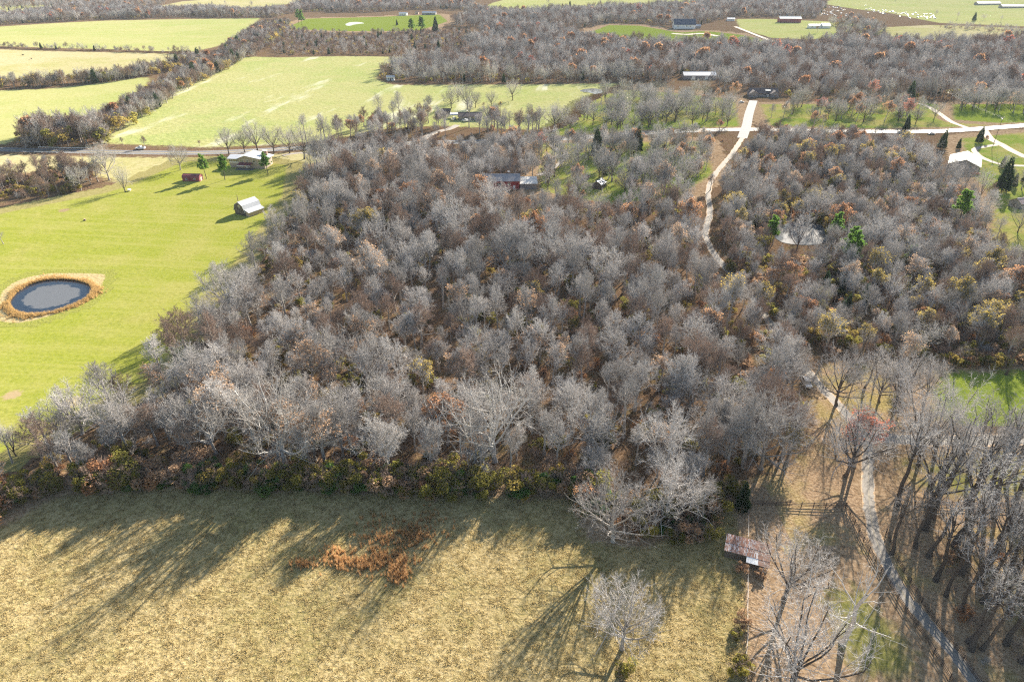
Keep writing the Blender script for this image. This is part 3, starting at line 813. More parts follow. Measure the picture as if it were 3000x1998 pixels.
# brown-roofed house at the end of the concrete drive, long white-roofed building
p = gpx(2232, 281)
bh = gable('brown_house', 'brown roofed house with two front gables at the end of the concrete drive', 'house', p, rad(-4), 22.0, 11.0, 3.0, 2.9, M_wall_grey, M_roof_brown, 0.7, win=(2180, 235, 2285, 300), rad_=17,
           windows=[('f', -2.6, 1.0, 1.5, 1.2), ('f', 1.0, 1.0, 1.5, 1.2)], doors=[('f', 3.4, 1.1, 2.1, M_trim)])
for x0 in (-8.6, 8.2):
    MB().prism([(x0 - 3.2, -0.3), (x0 - 3.2, 3.0), (x0, 5.0), (x0 + 3.2, 3.0), (x0 + 3.2, -0.3)], -8.5, -5.51, 'y').build('front_gable', M_wall_grey, bh)
    m = MB()
    for s in (-1, 1):
        pts = [Vector((x0, -9.0, 5.06)), Vector((x0 + s * 3.8, -9.0, 2.68)), Vector((x0 + s * 3.8, -1.0, 2.68)), Vector((x0, -1.0, 5.06))]
        m.hexa(pts + [q + Vector((0, 0, 0.15)) for q in pts])
    m.build('gable_roof', M_roof_brown, bh)
    add_window(bh, 'f', 22.0, 17.0, x0, 1.0, 1.8, 1.2)
sk = [Vector((1.2, -4.2, 4.35)), Vector((5.4, -4.2, 4.35)), Vector((5.4, -2.4, 5.15)), Vector((1.2, -2.4, 5.15))]
MB().hexa(sk + [q + Vector((0, -0.05, 0.12)) for q in sk]).build('roof_panel', M_roof_cream, bh)
p = gpx(2046, 231)
gable('long_shed', 'long low building with pale metal roof behind the parkland trees', 'building', p, rad(0), 30.0, 12.0, 3.6, 2.4, M_wall_grey, M_roof_white, 0.4, win=(1985, 200, 2090, 240), rad_=19, doors=[('f', 6, 3.2, 3.0, M_trim), ('f', -6, 3.2, 3.0, M_trim)])

WINDOWS.append((2265, 645, 2430, 722, math.hypot(*G(2350, 700)[:2])))
WINDOWS.append((1690, 258, 1775, 280, math.hypot(*G(1730, 270)[:2])))
# house with grey-green roof by the loop drive
p = gpx(2822, 490)
gh = gable('green_roof_house', 'house with pale grey-green metal roof beside the loop drive', 'house', p, rad(58), 20.0, 14.0, 3.6, 2.8, M_wall_grey, M_roof_green, 0.8, win=(2760, 425, 2900, 530), rad_=16,
           windows=[('l', -3, 1.0, 1.6, 1.3), ('l', 3, 1.0, 1.6, 1.3), ('f', -5, 1.0, 1.4, 1.2)], doors=[('l', 0, 1.2, 2.1, M_trim)])
dk = MB().box(-14.0, -2.5, 1.6, -10.01, 3.5, 1.75).build('deck', M_darkwood, gh)
p = gpx(2718, 495)
gable('potting_shed', 'small grey-green roofed shed among bare trees near the loop drive', 'shed', p, rad(40), 6.0, 4.5, 2.3, 1.4, M_wall_dark, M_roof_green, 0.3, win=(2700, 470, 2745, 510), doors=[('l', 0, 1.2, 2.0, M_darkwood)])
p = gpx(2988, 606)
gable('rusty_barn', 'small grey barn with rusty streaked roof on the yard grass', 'barn', p, rad(20), 8.0, 6.0, 2.6, 1.8, M_wall_grey, mat_metal_roof('streaked_roof', (0.5, 0.46, 0.47), (0.30, 0.15, 0.10), 0.6), 0.3, win=(2950, 575, 3000, 615), doors=[('l', 0, 1.6, 2.2, M_darkwood)])
p = gpx(2776, 598)
gable('white_shelter', 'small white roofed shelter glimpsed behind the bright pine', 'shelter', p, rad(15), 6.0, 5.0, 2.0, 0.9, M_wall_white, M_roof_white, 0.2, win=(2750, 578, 2810, 605), doors=[('f', 0, 1.2, 1.8, M_darkwood)])

# far farm buildings
p = gpx(2003, 84)
wb = gable('white_barn', 'large white barn with steep navy roof on the far hill yard', 'barn', p, rad(-2), 31.0, 14.0, 5.6, 7.0, M_wall_white, M_roof_navy, 0.5, win=(1955, 50, 2050, 90), rad_=24,
           windows=[('f', -10, 2.4, 1.4, 1.8), ('f', 3, 2.4, 1.4, 1.8), ('f', 8, 2.4, 1.4, 1.8), ('l', 0, 6.5, 1.6, 1.6)], doors=[('l', 0, 3.6, 4.0, M_wall_grey)])
gable('wing', '', '', p, 0, 8, 7, 3, 2, M_wall_grey, M_roof_grey, parent=thing('white_barn_annex', 'low grey annex beside the white barn with navy roof', 'building', tuple(p + Vector((21.0, 3.0, 0))), rad(-2)))
p = gpx(2311, 67)
gable('red_barn', 'long dark red barn with bright white roof beyond the far lane', 'barn', p, rad(-3), 33.0, 13.0, 6.0, 3.0, M_wall_maroon, M_roof_cream, 0.6, win=(2265, 38, 2350, 72), rad_=25, doors=[('r', 0, 4, 4.2, M_darkwood)])
p = gpx(2385, 83)
fh = gable('cream_house', 'low pale blue house with cream roof below the red barn', 'house', p, rad(0), 18.0, 10.0, 3.4, 2.0, M_wall_white, M_roof_cream, 0.6, win=(2355, 65, 2445, 88), rad_=26, windows=[('f', -5, 1.0, 1.6, 1.3), ('f', 1, 1.0, 1.6, 1.3)], doors=[('f', 5, 1.2, 2.2, M_trim)])
MB().prism([(-6, -0.3), (-6, 3.9), (0, 6.3), (6, 3.9), (6, -0.3)], 9.7, 21.0).build('garage_wing', M_wall_white, fh)
roof_mesh([(-6.6, 3.75), (0, 6.38), (6.6, 3.75)], 9.3, 21.5).build('garage_roof', M_roof_cream, fh)
for (x, y, L, W, nm, lb, wl, rf_) in (
        (226, 14, 18, 10, 'white_farmhouse', 'white farmhouse among the trees above the far green field', M_wall_white, M_roof_white),
        (1182, 46, 14, 8, 'yard_house', 'small white house on the bright yard behind the pond', M_wall_white, M_roof_white),
        (1258, 44, 24, 10, 'grey_farmhouse', 'grey farmhouse with grey roof beside the bright far yard', M_wall_grey, M_roof_grey),
        (1222, 43, 6, 5, 'brick_outbuilding', 'tiny reddish outbuilding on the bright far yard', M_wall_beige, M_roof_brown),
        (1145, 236, 7, 4, 'white_trailer_shed', 'small white shed under the hedge along the rolling field', M_wall_white, M_roof_white),
        (2892, 15, 50, 14, 'poultry_house', 'long low grey poultry house on the pale far pasture', M_wall_grey, M_roof_white),
        (2968, 24, 52, 14, 'hay_barn', 'long low dark hay barn beside a track on the pale far pasture', M_wall_grey, M_roof_grey),
        (2140, 62, 12, 7, 'hidden_cottage', 'small white roofed cottage in the trees beyond the yellow yard', M_wall_white, M_roof_white)):
    p = gpx(x, y)
    gable(nm, lb, 'building', p, rad(random.uniform(-8, 8)), L, W, 3.2, W * 0.2, wl, rf_, 0.4, win=(x - 22, y - 12, x + 22, y + 6), doors=[('f', 0, 1.2, 2.2, M_darkwood)], windows=[('f', L * 0.25, 1.0, 1.4, 1.2), ('f', -L * 0.25, 1.0, 1.4, 1.2)])

# the rusty shed in the meadow corner: single-pitch roof of corrugated sheets, deeper on one side
def gz(cx, cy, z): return G(2080 + cx / 7.84, 1530 + cy / 7.84, z)
TLp, TRp, BLp, LRp = gz(415, 272, 2.9), gz(1390, 520, 2.9), gz(380, 640, 1.95), gz(1360, 1060, 1.5)
ux = Vector((TRp.x - TLp.x, TRp.y - TLp.y, 0)); Ls = ux.length; ux.normalize(); vy = Vector((ux.y, -ux.x, 0))       # vy points to the front (camera)
d1 = (BLp - TLp).dot(vy); d2 = (LRp - TRp).dot(vy)
sh = thing('rusty_shed', 'old board shed with rust-streaked corrugated metal roof at the meadow corner', 'shed', (TLp.x, TLp.y, H1(TLp.x, TLp.y)), math.atan2(ux.y, ux.x))
print('shed size', Ls, d1, d2)
xb = Ls * 0.53                      # where the deeper half begins
M_rust = mat_metal_roof('rusty_corrugated', (0.66, 0.64, 0.64), (0.36, 0.165, 0.105), 0.75, 0.6)
M_rust2 = mat_metal_roof('dull_corrugated', (0.40, 0.36, 0.34), (0.30, 0.16, 0.11), 0.9, 0.7)
M_newtin = mat_metal_roof('bright_tin', (0.74, 0.75, 0.77))
def zroof(yy): return 2.9 - (2.9 - 1.95) * (yy / d1)
def sheet(x0, x1, y0, y1, mat, lift):
    n = 8; m = MB()
    for i in range(n):
        a = x0 + (x1 - x0) * i / n; b = x0 + (x1 - x0) * (i + 1) / n
        za = 0.035 if i % 2 == 0 else 0.0; zb = 0.0 if i % 2 == 0 else 0.035
        base = len(m.v)
        m.v += [(a, -y0, zroof(y0) + za + lift), (b, -y0, zroof(y0) + zb + lift), (b, -y1, zroof(y1) + zb + lift), (a, -y1, zroof(y1) + za + lift)]
        m.f.append([base, base + 1, base + 2, base + 3])
    return m.build('roof_sheet', mat, sh)
ncol = 12
for c_ in range(ncol):
    x0 = -0.25 + (Ls + 0.5) * c_ / ncol; x1 = -0.25 + (Ls + 0.5) * (c_ + 1) / ncol + 0.04
    deep = (x0 + x1) / 2 > xb
    sheet(x0, x1, -0.15, d1 * 0.52, M_rust2 if c_ >= 9 else M_rust, 0.05 + 0.004 * (c_ % 2))
    sheet(x0, x1, d1 * 0.5, d1 + 0.12, M_rust2 if c_ >= 9 else M_rust, 0.015 + 0.004 * (c_ % 2))
    if deep: sheet(x0, x1, d1 + 0.0, d2, M_newtin if c_ < 9 else M_rust2, -0.02 + 0.004 * (c_ % 2))
MB().box(-0.15, -0.1, 2.80, Ls + 0.15, 0.06, 2.92).build('ridge_beam', M_darkwood, sh)
def boards(p0, p1, z0f, mat, w=0.24):
    p0 = Vector(p0); p1 = Vector(p1); n = max(2, int((p1 - p0).length / w)); d = (p1 - p0) / n
    nrm = Vector((d.y, -d.x, 0)).normalized() * 0.025
    for i in range(n):
        a = p0 + d * (i + 0.04); b = p0 + d * (i + 0.96)
        j = random.uniform(-0.012, 0.012); k = nrm.normalized() * j
        m = MB().hexa([a - nrm + k, b - nrm + k, b + nrm + k, a + nrm + k] + [q + Vector((0, 0, z0f((a + b) / 2) - random.uniform(0, 0.04))) for q in (a - nrm + k, b - nrm + k, b + nrm + k, a + nrm + k)])
        m.build('wall_board', mat, sh)
zf = lambda q: zroof(-q.y) - 0.04
boards((0, -d1 + 0.15, -0.1), (xb, -d1 + 0.15, -0.1), zf, M_darkwood)
boards((xb, -d2 + 0.25, -0.1), (Ls, -d2 + 0.25, -0.1), zf, M_darkwood)
boards((0, -0.05, -0.1), (0, -d1 + 0.2, -0.1), zf, M_darkwood)
boards((xb, -d1 + 0.1, -0.1), (xb, -d2 + 0.3, -0.1), zf, M_darkwood)
boards((Ls, -0.05, -0.1), (Ls, -d2 + 0.3, -0.1), zf, M_darkwood)
boards((0, -0.02, -0.1), (Ls, -0.02, -0.1), zf, M_darkwood, 0.45)
cc = TLp + ux * Ls / 2 + vy * d1 / 2
BUILDINGS.append((cc.x, cc.y, 6.5)); WINDOWS.append((2115, 1555, 2265, 1690, math.hypot(cc.x, cc.y) - 3))

# ------------------------------------------------------------------ vehicles
M_tyre = simple('tyre', (0.02, 0.02, 0.02), 0.9)
M_rim = simple('rim', (0.45, 0.46, 0.48), 0.35, metal=0.6)
M_lamp = simple('lamp_glass', (0.75, 0.75, 0.72), 0.2)
M_tail = simple('tail_lamp', (0.35, 0.03, 0.03), 0.3)
def paint(name, col): return simple(name, col, 0.28, 0.05, spec=0.5)
P_white = paint('white_paint', (0.74, 0.75, 0.77)); P_silver = paint('silver_paint', (0.42, 0.44, 0.47)); P_red = paint('maroon_paint', (0.24, 0.03, 0.05)); P_black = paint('black_paint', (0.03, 0.03, 0.035)); P_blue = paint('blue_paint', (0.06, 0.10, 0.2))

def sweep(prof, hw_, inset_top=0.0):
    """side outline (x, z) swept across the width, narrowed towards the top"""
    zmin = min(z for _, z in prof); zmax = max(z for _, z in prof); v = []; n = len(prof)
    for s in (-1, 1):
        for x, z in prof: v.append((x, s * (hw_ - inset_top * (z - zmin) / (zmax - zmin)), z))
    f = [[i, (i + 1) % n, n + (i + 1) % n, n + i] for i in range(n)] + [list(range(n))[::-1], list(range(n, 2 * n))]
    m = MB(); m.v = v; m.f = f
    return m

def vehicle(name, label, cat, loc, rz, style, pm, group=None):
    r = thing(name, label, cat, (loc.x, loc.y, loc.z + 0.08), rz, group)
    if style == 'pickup':
        L, wb_, hwid = 5.7, 3.6, 0.98
        sweep([(-2.85, 0.45), (-2.85, 1.08), (-0.75, 1.10), (1.35, 1.12), (2.55, 1.02), (2.82, 0.85), (2.85, 0.45)], hwid, 0.06).build('body', pm, r)
        cb = sweep([(-0.85, 1.10), (-0.70, 1.80), (0.55, 1.84), (1.35, 1.12)], hwid - 0.06, 0.16).build('cab', pm, r)
        m = MB().box(-2.72, -0.80, 1.085, -0.95, 0.80, 1.13); m.build('bed', M_tyre, r)
        for s in (-1, 1): MB().box(-2.80, s * 0.9 - 0.06, 1.08, -0.9, s * 0.9 + 0.06, 1.36).build('bed_side', pm, r)
        MB().box(-2.86, -0.86, 0.75, -2.76, 0.86, 1.36).build('tailgate', pm, r)
        zc = (1.20, 1.72); xw = (-0.55, 0.75)
    elif style == 'suv':
        L, wb_, hwid = 4.7, 2.8, 0.93
        sweep([(-2.35, 0.4), (-2.35, 1.0), (1.0, 1.05), (2.2, 0.95), (2.35, 0.75), (2.35, 0.4)], hwid, 0.05).build('body', pm, r)
        cb = sweep([(-2.25, 1.0), (-1.95, 1.66), (0.35, 1.70), (1.15, 1.04)], hwid - 0.05, 0.16).build('cab', pm, r)
        zc = (1.10, 1.58); xw = (-1.75, 0.6)
    else:
        L, wb_, hwid = 4.5, 2.7, 0.88
        sweep([(-2.25, 0.35), (-2.22, 0.92), (1.0, 0.92), (2.1, 0.80), (2.25, 0.6), (2.25, 0.35)], hwid, 0.06).build('body', pm, r)
        cb = sweep([(-1.75, 0.9), (-1.05, 1.38), (0.25, 1.42), (1.05, 0.91)], hwid - 0.05, 0.16).build('cab', pm, r)
        zc = (0.98, 1.32); xw = (-1.0, 0.35)
    hw2 = hwid - 0.06
    for s in (-1, 1):
        MB().hexa([(xw[0] - 0.15, s * (hw2 - 0.01), zc[0]), (xw[1] + 0.28, s * (hw2 - 0.01), zc[0]), (xw[1] + 0.28, s * (hw2 + 0.012), zc[0]), (xw[0] - 0.15, s * (hw2 + 0.012), zc[0]),
                   (xw[0], s * (hw2 - 0.13), zc[1]), (xw[1] - 0.15, s * (hw2 - 0.13), zc[1]), (xw[1] - 0.15, s * (hw2 - 0.09), zc[1]), (xw[0], s * (hw2 - 0.09), zc[1])]).build('side_window', M_glass, cb)
    fx0, fx1 = {'pickup': (1.36, 0.62), 'suv': (1.16, 0.42), 'car': (1.07, 0.32)}[style]
    MB().hexa([(fx0 - 0.08, -hw2 + 0.12, zc[0]), (fx0 - 0.08, hw2 - 0.12, zc[0]), (fx0 + 0.02, hw2 - 0.12, zc[0] - 0.02), (fx0 + 0.02, -hw2 + 0.12, zc[0] - 0.02),
               (fx1 - 0.05, -hw2 + 0.2, zc[1]), (fx1 - 0.05, hw2 - 0.2, zc[1]), (fx1 + 0.05, hw2 - 0.2, zc[1]), (fx1 + 0.05, -hw2 + 0.2, zc[1])]).build('windscreen', M_glass, cb)
    bx = {'pickup': -0.80, 'suv': -2.12, 'car': -1.45}[style]
    MB().box(bx - 0.12, -hw2 + 0.2, zc[0], bx + 0.02, hw2 - 0.2, zc[1] - 0.06).build('rear_window', M_glass, cb)
    for sx in (-1, 1):
        for s in (-1, 1):
            w = MB().tube((sx * wb_ / 2, s * (hwid - 0.2), 0.34), (sx * wb_ / 2, s * (hwid + 0.02), 0.34), 0.36, n=14).build('wheel', M_tyre, r)
            MB().tube((sx * wb_ / 2, s * (hwid + 0.015), 0.34), (sx * wb_ / 2, s * (hwid + 0.035), 0.34), 0.22, n=10).build('rim', M_rim, w)
    for s in (-1, 1):
        MB().box(L / 2 - 0.06, s * 0.62 - 0.2, 0.66, L / 2 + 0.02, s * 0.62 + 0.2, 0.82).build('headlight', M_lamp, r)
        MB().box(-L / 2 - 0.03, s * 0.72 - 0.12, 0.68, -L / 2 + 0.05, s * 0.72 + 0.12, 0.95).build('tail_light', M_tail, r)
    for x in (L / 2 - 0.05, -L / 2 - 0.07): MB().box(x, -hwid + 0.08, 0.4, x + 0.12, hwid - 0.08, 0.62).build('bumper', M_tyre if style != 'pickup' else M_rim, r)
    return r

def along(line, p):
    k = min(range(1, len(line) - 1), key=lambda i: (line[i] - Vector((p.x, p.y, 0))).length)
    t = line[k + 1] - line[k - 1]
    return math.atan2(t.y, t.x)
p = G(412, 438); vehicle('pickup_truck', 'white pickup truck driving on the highway', 'truck', p, along(hw_line, p) + math.pi, 'pickup', P_white)
p = G(2362, 1128); vehicle('parked_suv', 'silver grey sport utility vehicle parked beside the gravel lane', 'car', p, along(lane_line, p) + rad(168), 'suv', P_silver); WINDOWS.append((2335, 1085, 2400, 1160, math.hypot(p.x, p.y))); BUILDINGS.append((p.x, p.y, 4))
p = G(2396, 383); vehicle('white_car', 'white car on the highway between autumn trees', 'car', p, along(hw_line, p), 'car', P_white)
p = G(2728, 394); vehicle('silver_car', 'silver car on the highway near the loop drive junction', 'car', p, along(hw_line, p) + math.pi, 'car', P_silver)
for nm, lb, x, y, a, st, pt in (
        ('parked_truck', 'white pickup truck parked under the carport by the ranch house', 1330, 352, 75, 'pickup', P_white),
        ('white_suv', 'white sport utility vehicle on the pale drive before the ranch house', 1363, 357, 150, 'suv', P_white),
        ('black_suv', 'black sport utility vehicle in front of the ranch house', 1386, 349, 170, 'suv', P_black),
        ('dark_truck', 'dark red pickup truck where the farm drive meets the highway', 1628, 406, 160, 'pickup', P_red),
        ('maroon_car', 'maroon car parked in the clearing beside the grey shed', 1718, 522, 60, 'car', P_red),
        ('red_car', 'red car parked beside the grey-green roofed house', 2858, 512, 10, 'car', paint('red_paint', (0.4, 0.05, 0.03))),
        ('drive_car', 'silver car parked on the yard before the brown roofed house', 2172, 302, 20, 'car', P_silver),
        ('blue_car', 'blue car parked on the grass by the concrete drive', 2008, 380, 15, 'car', P_blue),
        ('yard_truck', 'white pickup truck parked among trunks on the pole lawn', 2948, 283, 5, 'pickup', P_white)):
    p = G(x, y); vehicle(nm, lb, 'truck' if st == 'pickup' else 'car', p, rad(a), st, pt); BUILDINGS.append((p.x, p.y, 3.5))
# the salvage yard far off: rows of old vehicles, each one small shape
yard_protos = []
for nm, pm in (('w', P_white), ('s', P_silver), ('c', paint('cream_paint', (0.62, 0.58, 0.5))), ('b', P_blue)):
    m = sweep([(-2.3, 0.3), (-2.3, 0.95), (-1.7, 1.0), (-1.2, 1.55), (0.4, 1.6), (1.1, 1.0), (2.2, 0.9), (2.3, 0.3)], 0.95, 0.12)
    for sx in (-1.4, 1.4):
        for s in (-1, 1): m.tube((sx, s * 0.75, 0.33), (sx, s * 0.97, 0.33), 0.33, n=8)
    yard_protos.append(m.mesh('old_vehicle', pm))
for k in range(150):
    if k < 95: x = random.uniform(2255, 2480); y = 20 + random.uniform(0, 30) + (x - 2400) * 0.01
    else: x = random.uniform(2530, 2740); y = 30 + (x - 2530) * 0.11 + random.gauss(0, 5)
    p = G(x, y)
    thing('salvage_vehicle', 'old pale vehicle parked in the far salvage yard', 'vehicle', (p.x, p.y, p.z + 0.05), random.uniform(0, 6.28), 'vehicles in the far salvage yard', random.choice(yard_protos))

# ------------------------------------------------------------------ cattle
def cow(loc, rz):
    me = bpy.data.meshes.new('cow')
    V = [(0, 0, 1.05), (0.55, 0, 1.08), (0.95, 0, 1.15), (1.3, 0, 0.85), (1.55, 0, 0.45), (-0.55, 0, 1.08), (-0.8, 0, 1.05)]
    R = [0.40, 0.37, 0.26, 0.18, 0.12, 0.37, 0.25]
    Ed = [(0, 1), (1, 2), (2, 3), (3, 4), (0, 5), (5, 6)]
    for bx, att in ((0.55, 1), (-0.6, 5)):
        for s in (-1, 1):
            n = len(V); V += [(bx, s * 0.22, 0.62), (bx + (0.03 if bx > 0 else -0.06), s * 0.22, 0.32), (bx, s * 0.22, 0.04)]; R += [0.13, 0.07, 0.07]
            Ed += [(att, n), (n, n + 1), (n + 1, n + 2)]
    n = len(V); V += [(-1.0, 0, 0.9), (-1.02, 0, 0.5)]; R += [0.05, 0.03]; Ed += [(6, n), (n, n + 1)]
    me.from_pydata(V, Ed, [])
    o = thing('cow', 'black cow grazing on the tan field', 'cow', tuple(loc), rz, 'black cattle on the tan field', me)
    o.modifiers.new('skin', 'SKIN')
    for i, sv in enumerate(me.skin_vertices[0].data): sv.radius = (R[i], R[i])
    me.skin_vertices[0].data[0].use_root = True
    o.modifiers.new('sub', 'SUBSURF').levels = 1
    me.materials.append(simple('black_hide', (0.02, 0.018, 0.017), 0.8))
cow(A(1, 158, 386), 0.3); cow(A(1, 218, 412), 2.6)

# ------------------------------------------------------------------ fences, poles, guard rails
M_fence = simple('fence_wood', (0.10, 0.075, 0.06), 0.9, 0.35, 5.0)
POST = MB().box(-0.07, -0.07, -0.15, 0.07, 0.07, 1.42).mesh('post', M_fence)
def fence(name, label, pts, gap=2.6, zs=(0.35, 0.75, 1.18), group=None, postmesh=None, railmat=None, rw=0.07, rt=0.03):
    line = []
    for a, b in zip(pts[:-1], pts[1:]):
        n = max(1, round((b - a).length / gap))
        line += [a + (b - a) * (i / n) for i in range(n)]
    line.append(pts[-1])
    r = thing(name, label, 'fence', (line[0].x, line[0].y, H1(line[0].x, line[0].y)), 0, group)
    o0 = Vector(r.location)
    loc = [Vector((p.x, p.y, H1(p.x, p.y))) - o0 for p in line]
    for p in loc:
        q = link('post', postmesh or POST, r, p); q.rotation_euler = (random.uniform(-.03, .03), random.uniform(-.03, .03), random.uniform(0, 1))
    for a, b in zip(loc[:-1], loc[1:]):
        for z in zs:
            ja = random.uniform(-0.05, 0.05); jb = random.uniform(-0.05, 0.05)
            m = MB(); d = (b - a).normalized(); s = Vector((d.y, -d.x, 0)) * rt
            A0 = a + Vector((0, 0, z + ja)) + s * 3; B0 = b + Vector((0, 0, z + jb)) + s * 3
            up = Vector((0, 0, rw))
            m.hexa([A0 - s - up, B0 - s - up, B0 + s - up, A0 + s - up, A0 - s + up, B0 - s + up, B0 + s + up, A0 + s + up])
            m.build('rail', railmat or M_fence, r)
    return r
def Fz(x, y): return G(2180 + x / 4.238, 1430 + y / 4.238)
fence('paddock_fence', 'dark three-rail wooden fence crossing above the rusty shed', [Fz(60, 205), Fz(560, 222), Fz(1010, 240), Fz(1255, 235)])
fence('lane_fence', 'dark three-rail wooden fence between the paddock and the gravel lane', [Fz(1262, 238), Fz(1480, 660), Fz(1700, 1040), Fz(1800, 1200), Fz(2010, 1540), D2(1180, 1215), D2(1380, 1540), D2(1560, 1820)])
fence('grove_fence', 'dark three-rail wooden fence on the grove side of the gravel lane', [Fz(1760, 560), Fz(1900, 900), Fz(2060, 1180), D2(1190, 985), D2(1420, 1280), D2(1640, 1600), D2(1760, 1800)])
fence('grove_cross_fence', 'dark wooden rail fence crossing the grove below the grassy strip', [C(3, 1600, 1128), C(3, 1850, 1135), C(3, 2100, 1140), C(3, 2355, 1150), C(3, 2560, 1155)])
THINPOST = MB().tube((0, 0, -0.1), (0, 0, 1.3), 0.05, n=6).mesh('post', M_darkwood)
M_wire = simple('wire', (0.42, 0.40, 0.38), 0.7)
fence('wire_fence', 'pale wire fence running down the meadow edge below the rusty shed', [D1(1688, 600), D1(1690, 800), D1(1685, 1000), D1(1688, 1200), D1(1672, 1400), D1(1668, 1640)], 3.2, (0.4, 0.8, 1.15), postmesh=THINPOST, railmat=M_wire, rw=0.012, rt=0.012)
fence('corner_wire_fence', 'pale wire fence between the rusty shed and the paddock fence', [D1(1690, 380), D1(1690, 250), D1(1692, 120)], 3.2, (0.4, 0.8, 1.15), postmesh=THINPOST, railmat=M_wire, rw=0.012, rt=0.012)

M_galv = simple('galvanised_steel', (0.62, 0.63, 0.65), 0.5, 0.1, metal=0.2)
def guardrail(name, label, a, b, off):
    k0 = min(range(len(hw_line)), key=lambda i: (hw_line[i] - Vector((a.x, a.y, 0))).length); k1 = min(range(len(hw_line)), key=lambda i: (hw_line[i] - Vector((b.x, b.y, 0))).length)
    seg = hw_line[min(k0, k1):max(k0, k1) + 1]
    r = thing(name, label, 'guard rail', (seg[0].x, seg[0].y, H1(seg[0].x, seg[0].y)))
    o0 = Vector(r.location); pts = []
    for i, p in enumerate(seg):
        t = (seg[min(i + 1, len(seg) - 1)] - seg[max(i - 1, 0)]).normalized(); s = Vector((t.y, -t.x, 0)) * off
        q = p + s; pts.append(Vector((q.x, q.y, H1(q.x, q.y))) - o0)
        MB().box(-0.08, -0.08, -0.2, 0.08, 0.08, 0.78).build('post', M_galv, r, pts[-1])
    for p, q in zip(pts[:-1], pts[1:]):
        s = Vector((0, 0.04, 0)); u = Vector((0, 0, 0.17)); z = Vector((0, 0, 0.66))
        MB().hexa([p - s - u + z, q - s - u + z, q + s - u + z, p + s - u + z, p - s + u + z, q - s + u + z, q + s + u + z, p + s + u + z]).build('rail', M_galv, r)
guardrail('guard_rail', 'pale steel guard rail on the field side of the highway bridge', A(1, 320, 1010), A(1, 700, 1022), -5.2)
guardrail('guard_rail', 'pale steel guard rail on the lawn side of the highway bridge', A(1, 310, 1035), A(1, 930, 1055), 5.2)

M_pole = simple('utility_pole_wood', (0.16, 0.12, 0.10), 0.9, 0.3, 5)
def pole(label, base, top_y, arm=True, name='utility_pole'):
    h = height_from(base, top_y)
    r = thing(name, label, 'pole', tuple(base), rad(20))
    MB().tube((0, 0, -0.3), (0, 0, h), 0.17, 0.11, 8).build('mast', M_pole, r)
    if arm:
        a = MB().box(-1.3, -0.07, h - 0.75, 1.3, 0.07, h - 0.55).build('crossarm', M_pole, r)
        for x in (-1.2, -0.6, 0.6, 1.2): MB().tube((x, 0, h - 0.55), (x, 0, h - 0.3), 0.06, n=6).build('insulator', M_galv, a)
        MB().tube((0.3, 0.2, h - 2.2), (0.3, 0.2, h - 1.2), 0.24, n=10).build('transformer', M_galv, r)
    return base + Vector((0, 0, h))
t1 = pole('tall wooden utility pole with crossarm standing by the loop drive', G(2640 + 1390 / 5.228, 340 + 505 / 5.228), 343)
t2 = pole('wooden utility pole with crossarm among trees beside the woodland drive', G(2770, 300), 268)
pe = G(3060, 480); t3 = pole('wooden utility pole with crossarm beyond the loop drive yard', pe, 400)
M_line = simple('cable', (0.2, 0.2, 0.2), 0.7)
def wire(label, a, b, sag=1.2):
    pts = [a.lerp(b, i / 16) - Vector((0, 0, sag * 4 * (i / 16) * (1 - i / 16))) for i in range(17)]
    m = MB()
    for p, q in zip(pts[:-1], pts[1:]): m.tube(p, q, 0.018, n=4)
    o = m.build('power_line', M_line); o['label'] = label; o['category'] = 'cable'; o['group'] = 'power lines by the loop drive'
for dx in (-1.2, 0, 1.2):
    wire('thin power line strung between the wooden utility poles', t2 + Vector((dx, 0, -0.4)), t1 + Vector((dx, 0, -0.4)))
    wire('thin power line strung between the wooden utility poles', t1 + Vector((dx, 0, -0.4)), t3 + Vector((dx, 0, -0.4)))
b0 = G(699, 598); pole('short dark post standing beside the pale roofed stone barn', b0, 571, False, 'yard_post')
p = G(2918, 400)
sg = thing('stop_sign', 'small red octagonal road sign at the loop drive junction', 'sign', tuple(p), rad(200))
MB().tube((0, 0, -0.1), (0, 0, 2.6), 0.035, n=6).build('post', M_galv, sg)
m = MB(); oc = [(0.38 * math.cos(rad(22.5 + 45 * i)), 2.3 + 0.38 * math.sin(rad(22.5 + 45 * i))) for i in range(8)]
m.prism(oc, -0.06, -0.04, 'y').build('sign_plate', simple('sign_red', (0.5, 0.03, 0.03), 0.5), sg)
# lawn bits: stump, white feeder
p = B(1, 586, 628); st = thing('tree_stump', 'dark tree stump standing alone on the bright lawn', 'stump', tuple(p))
MB().tube((0, 0, -0.1), (0, 0, 0.75), 0.62, 0.42, 10).build('bole', M_pole, st); MB().tube((0, 0, 0.751), (0, 0, 0.78), 0.40, n=10).build('cut_face', simple('cut_wood', (0.4, 0.3, 0.2)), st)
p = B(1, 893, 425); ub = thing('white_tub', 'white tub on legs beside the lawn tree', 'tub', tuple(p))
MB().prism([(-0.5, 0.35), (-0.7, 1.0), (0.7, 1.0), (0.5, 0.35)], -0.7, 0.7).build('basin', M_trim, ub)
for x in (-0.5, 0.5):
    for y in (-0.4, 0.4): MB().box(x - 0.05, y - 0.05, -0.05, x + 0.05, y + 0.05, 0.36).build('leg', M_darkwood, ub)

# ------------------------------------------------------------------ tree building
def unit(a): return a / np.maximum(np.linalg.norm(a, axis=-1, keepdims=True), 1e-9)

def frames(t):
    ref = np.where(np.abs(t[..., 2:3]) > 0.9, np.array([1.0, 0, 0]), np.array([0, 0, 1.0]))
    u = unit(np.cross(t, ref)); return u, np.cross(t, u)

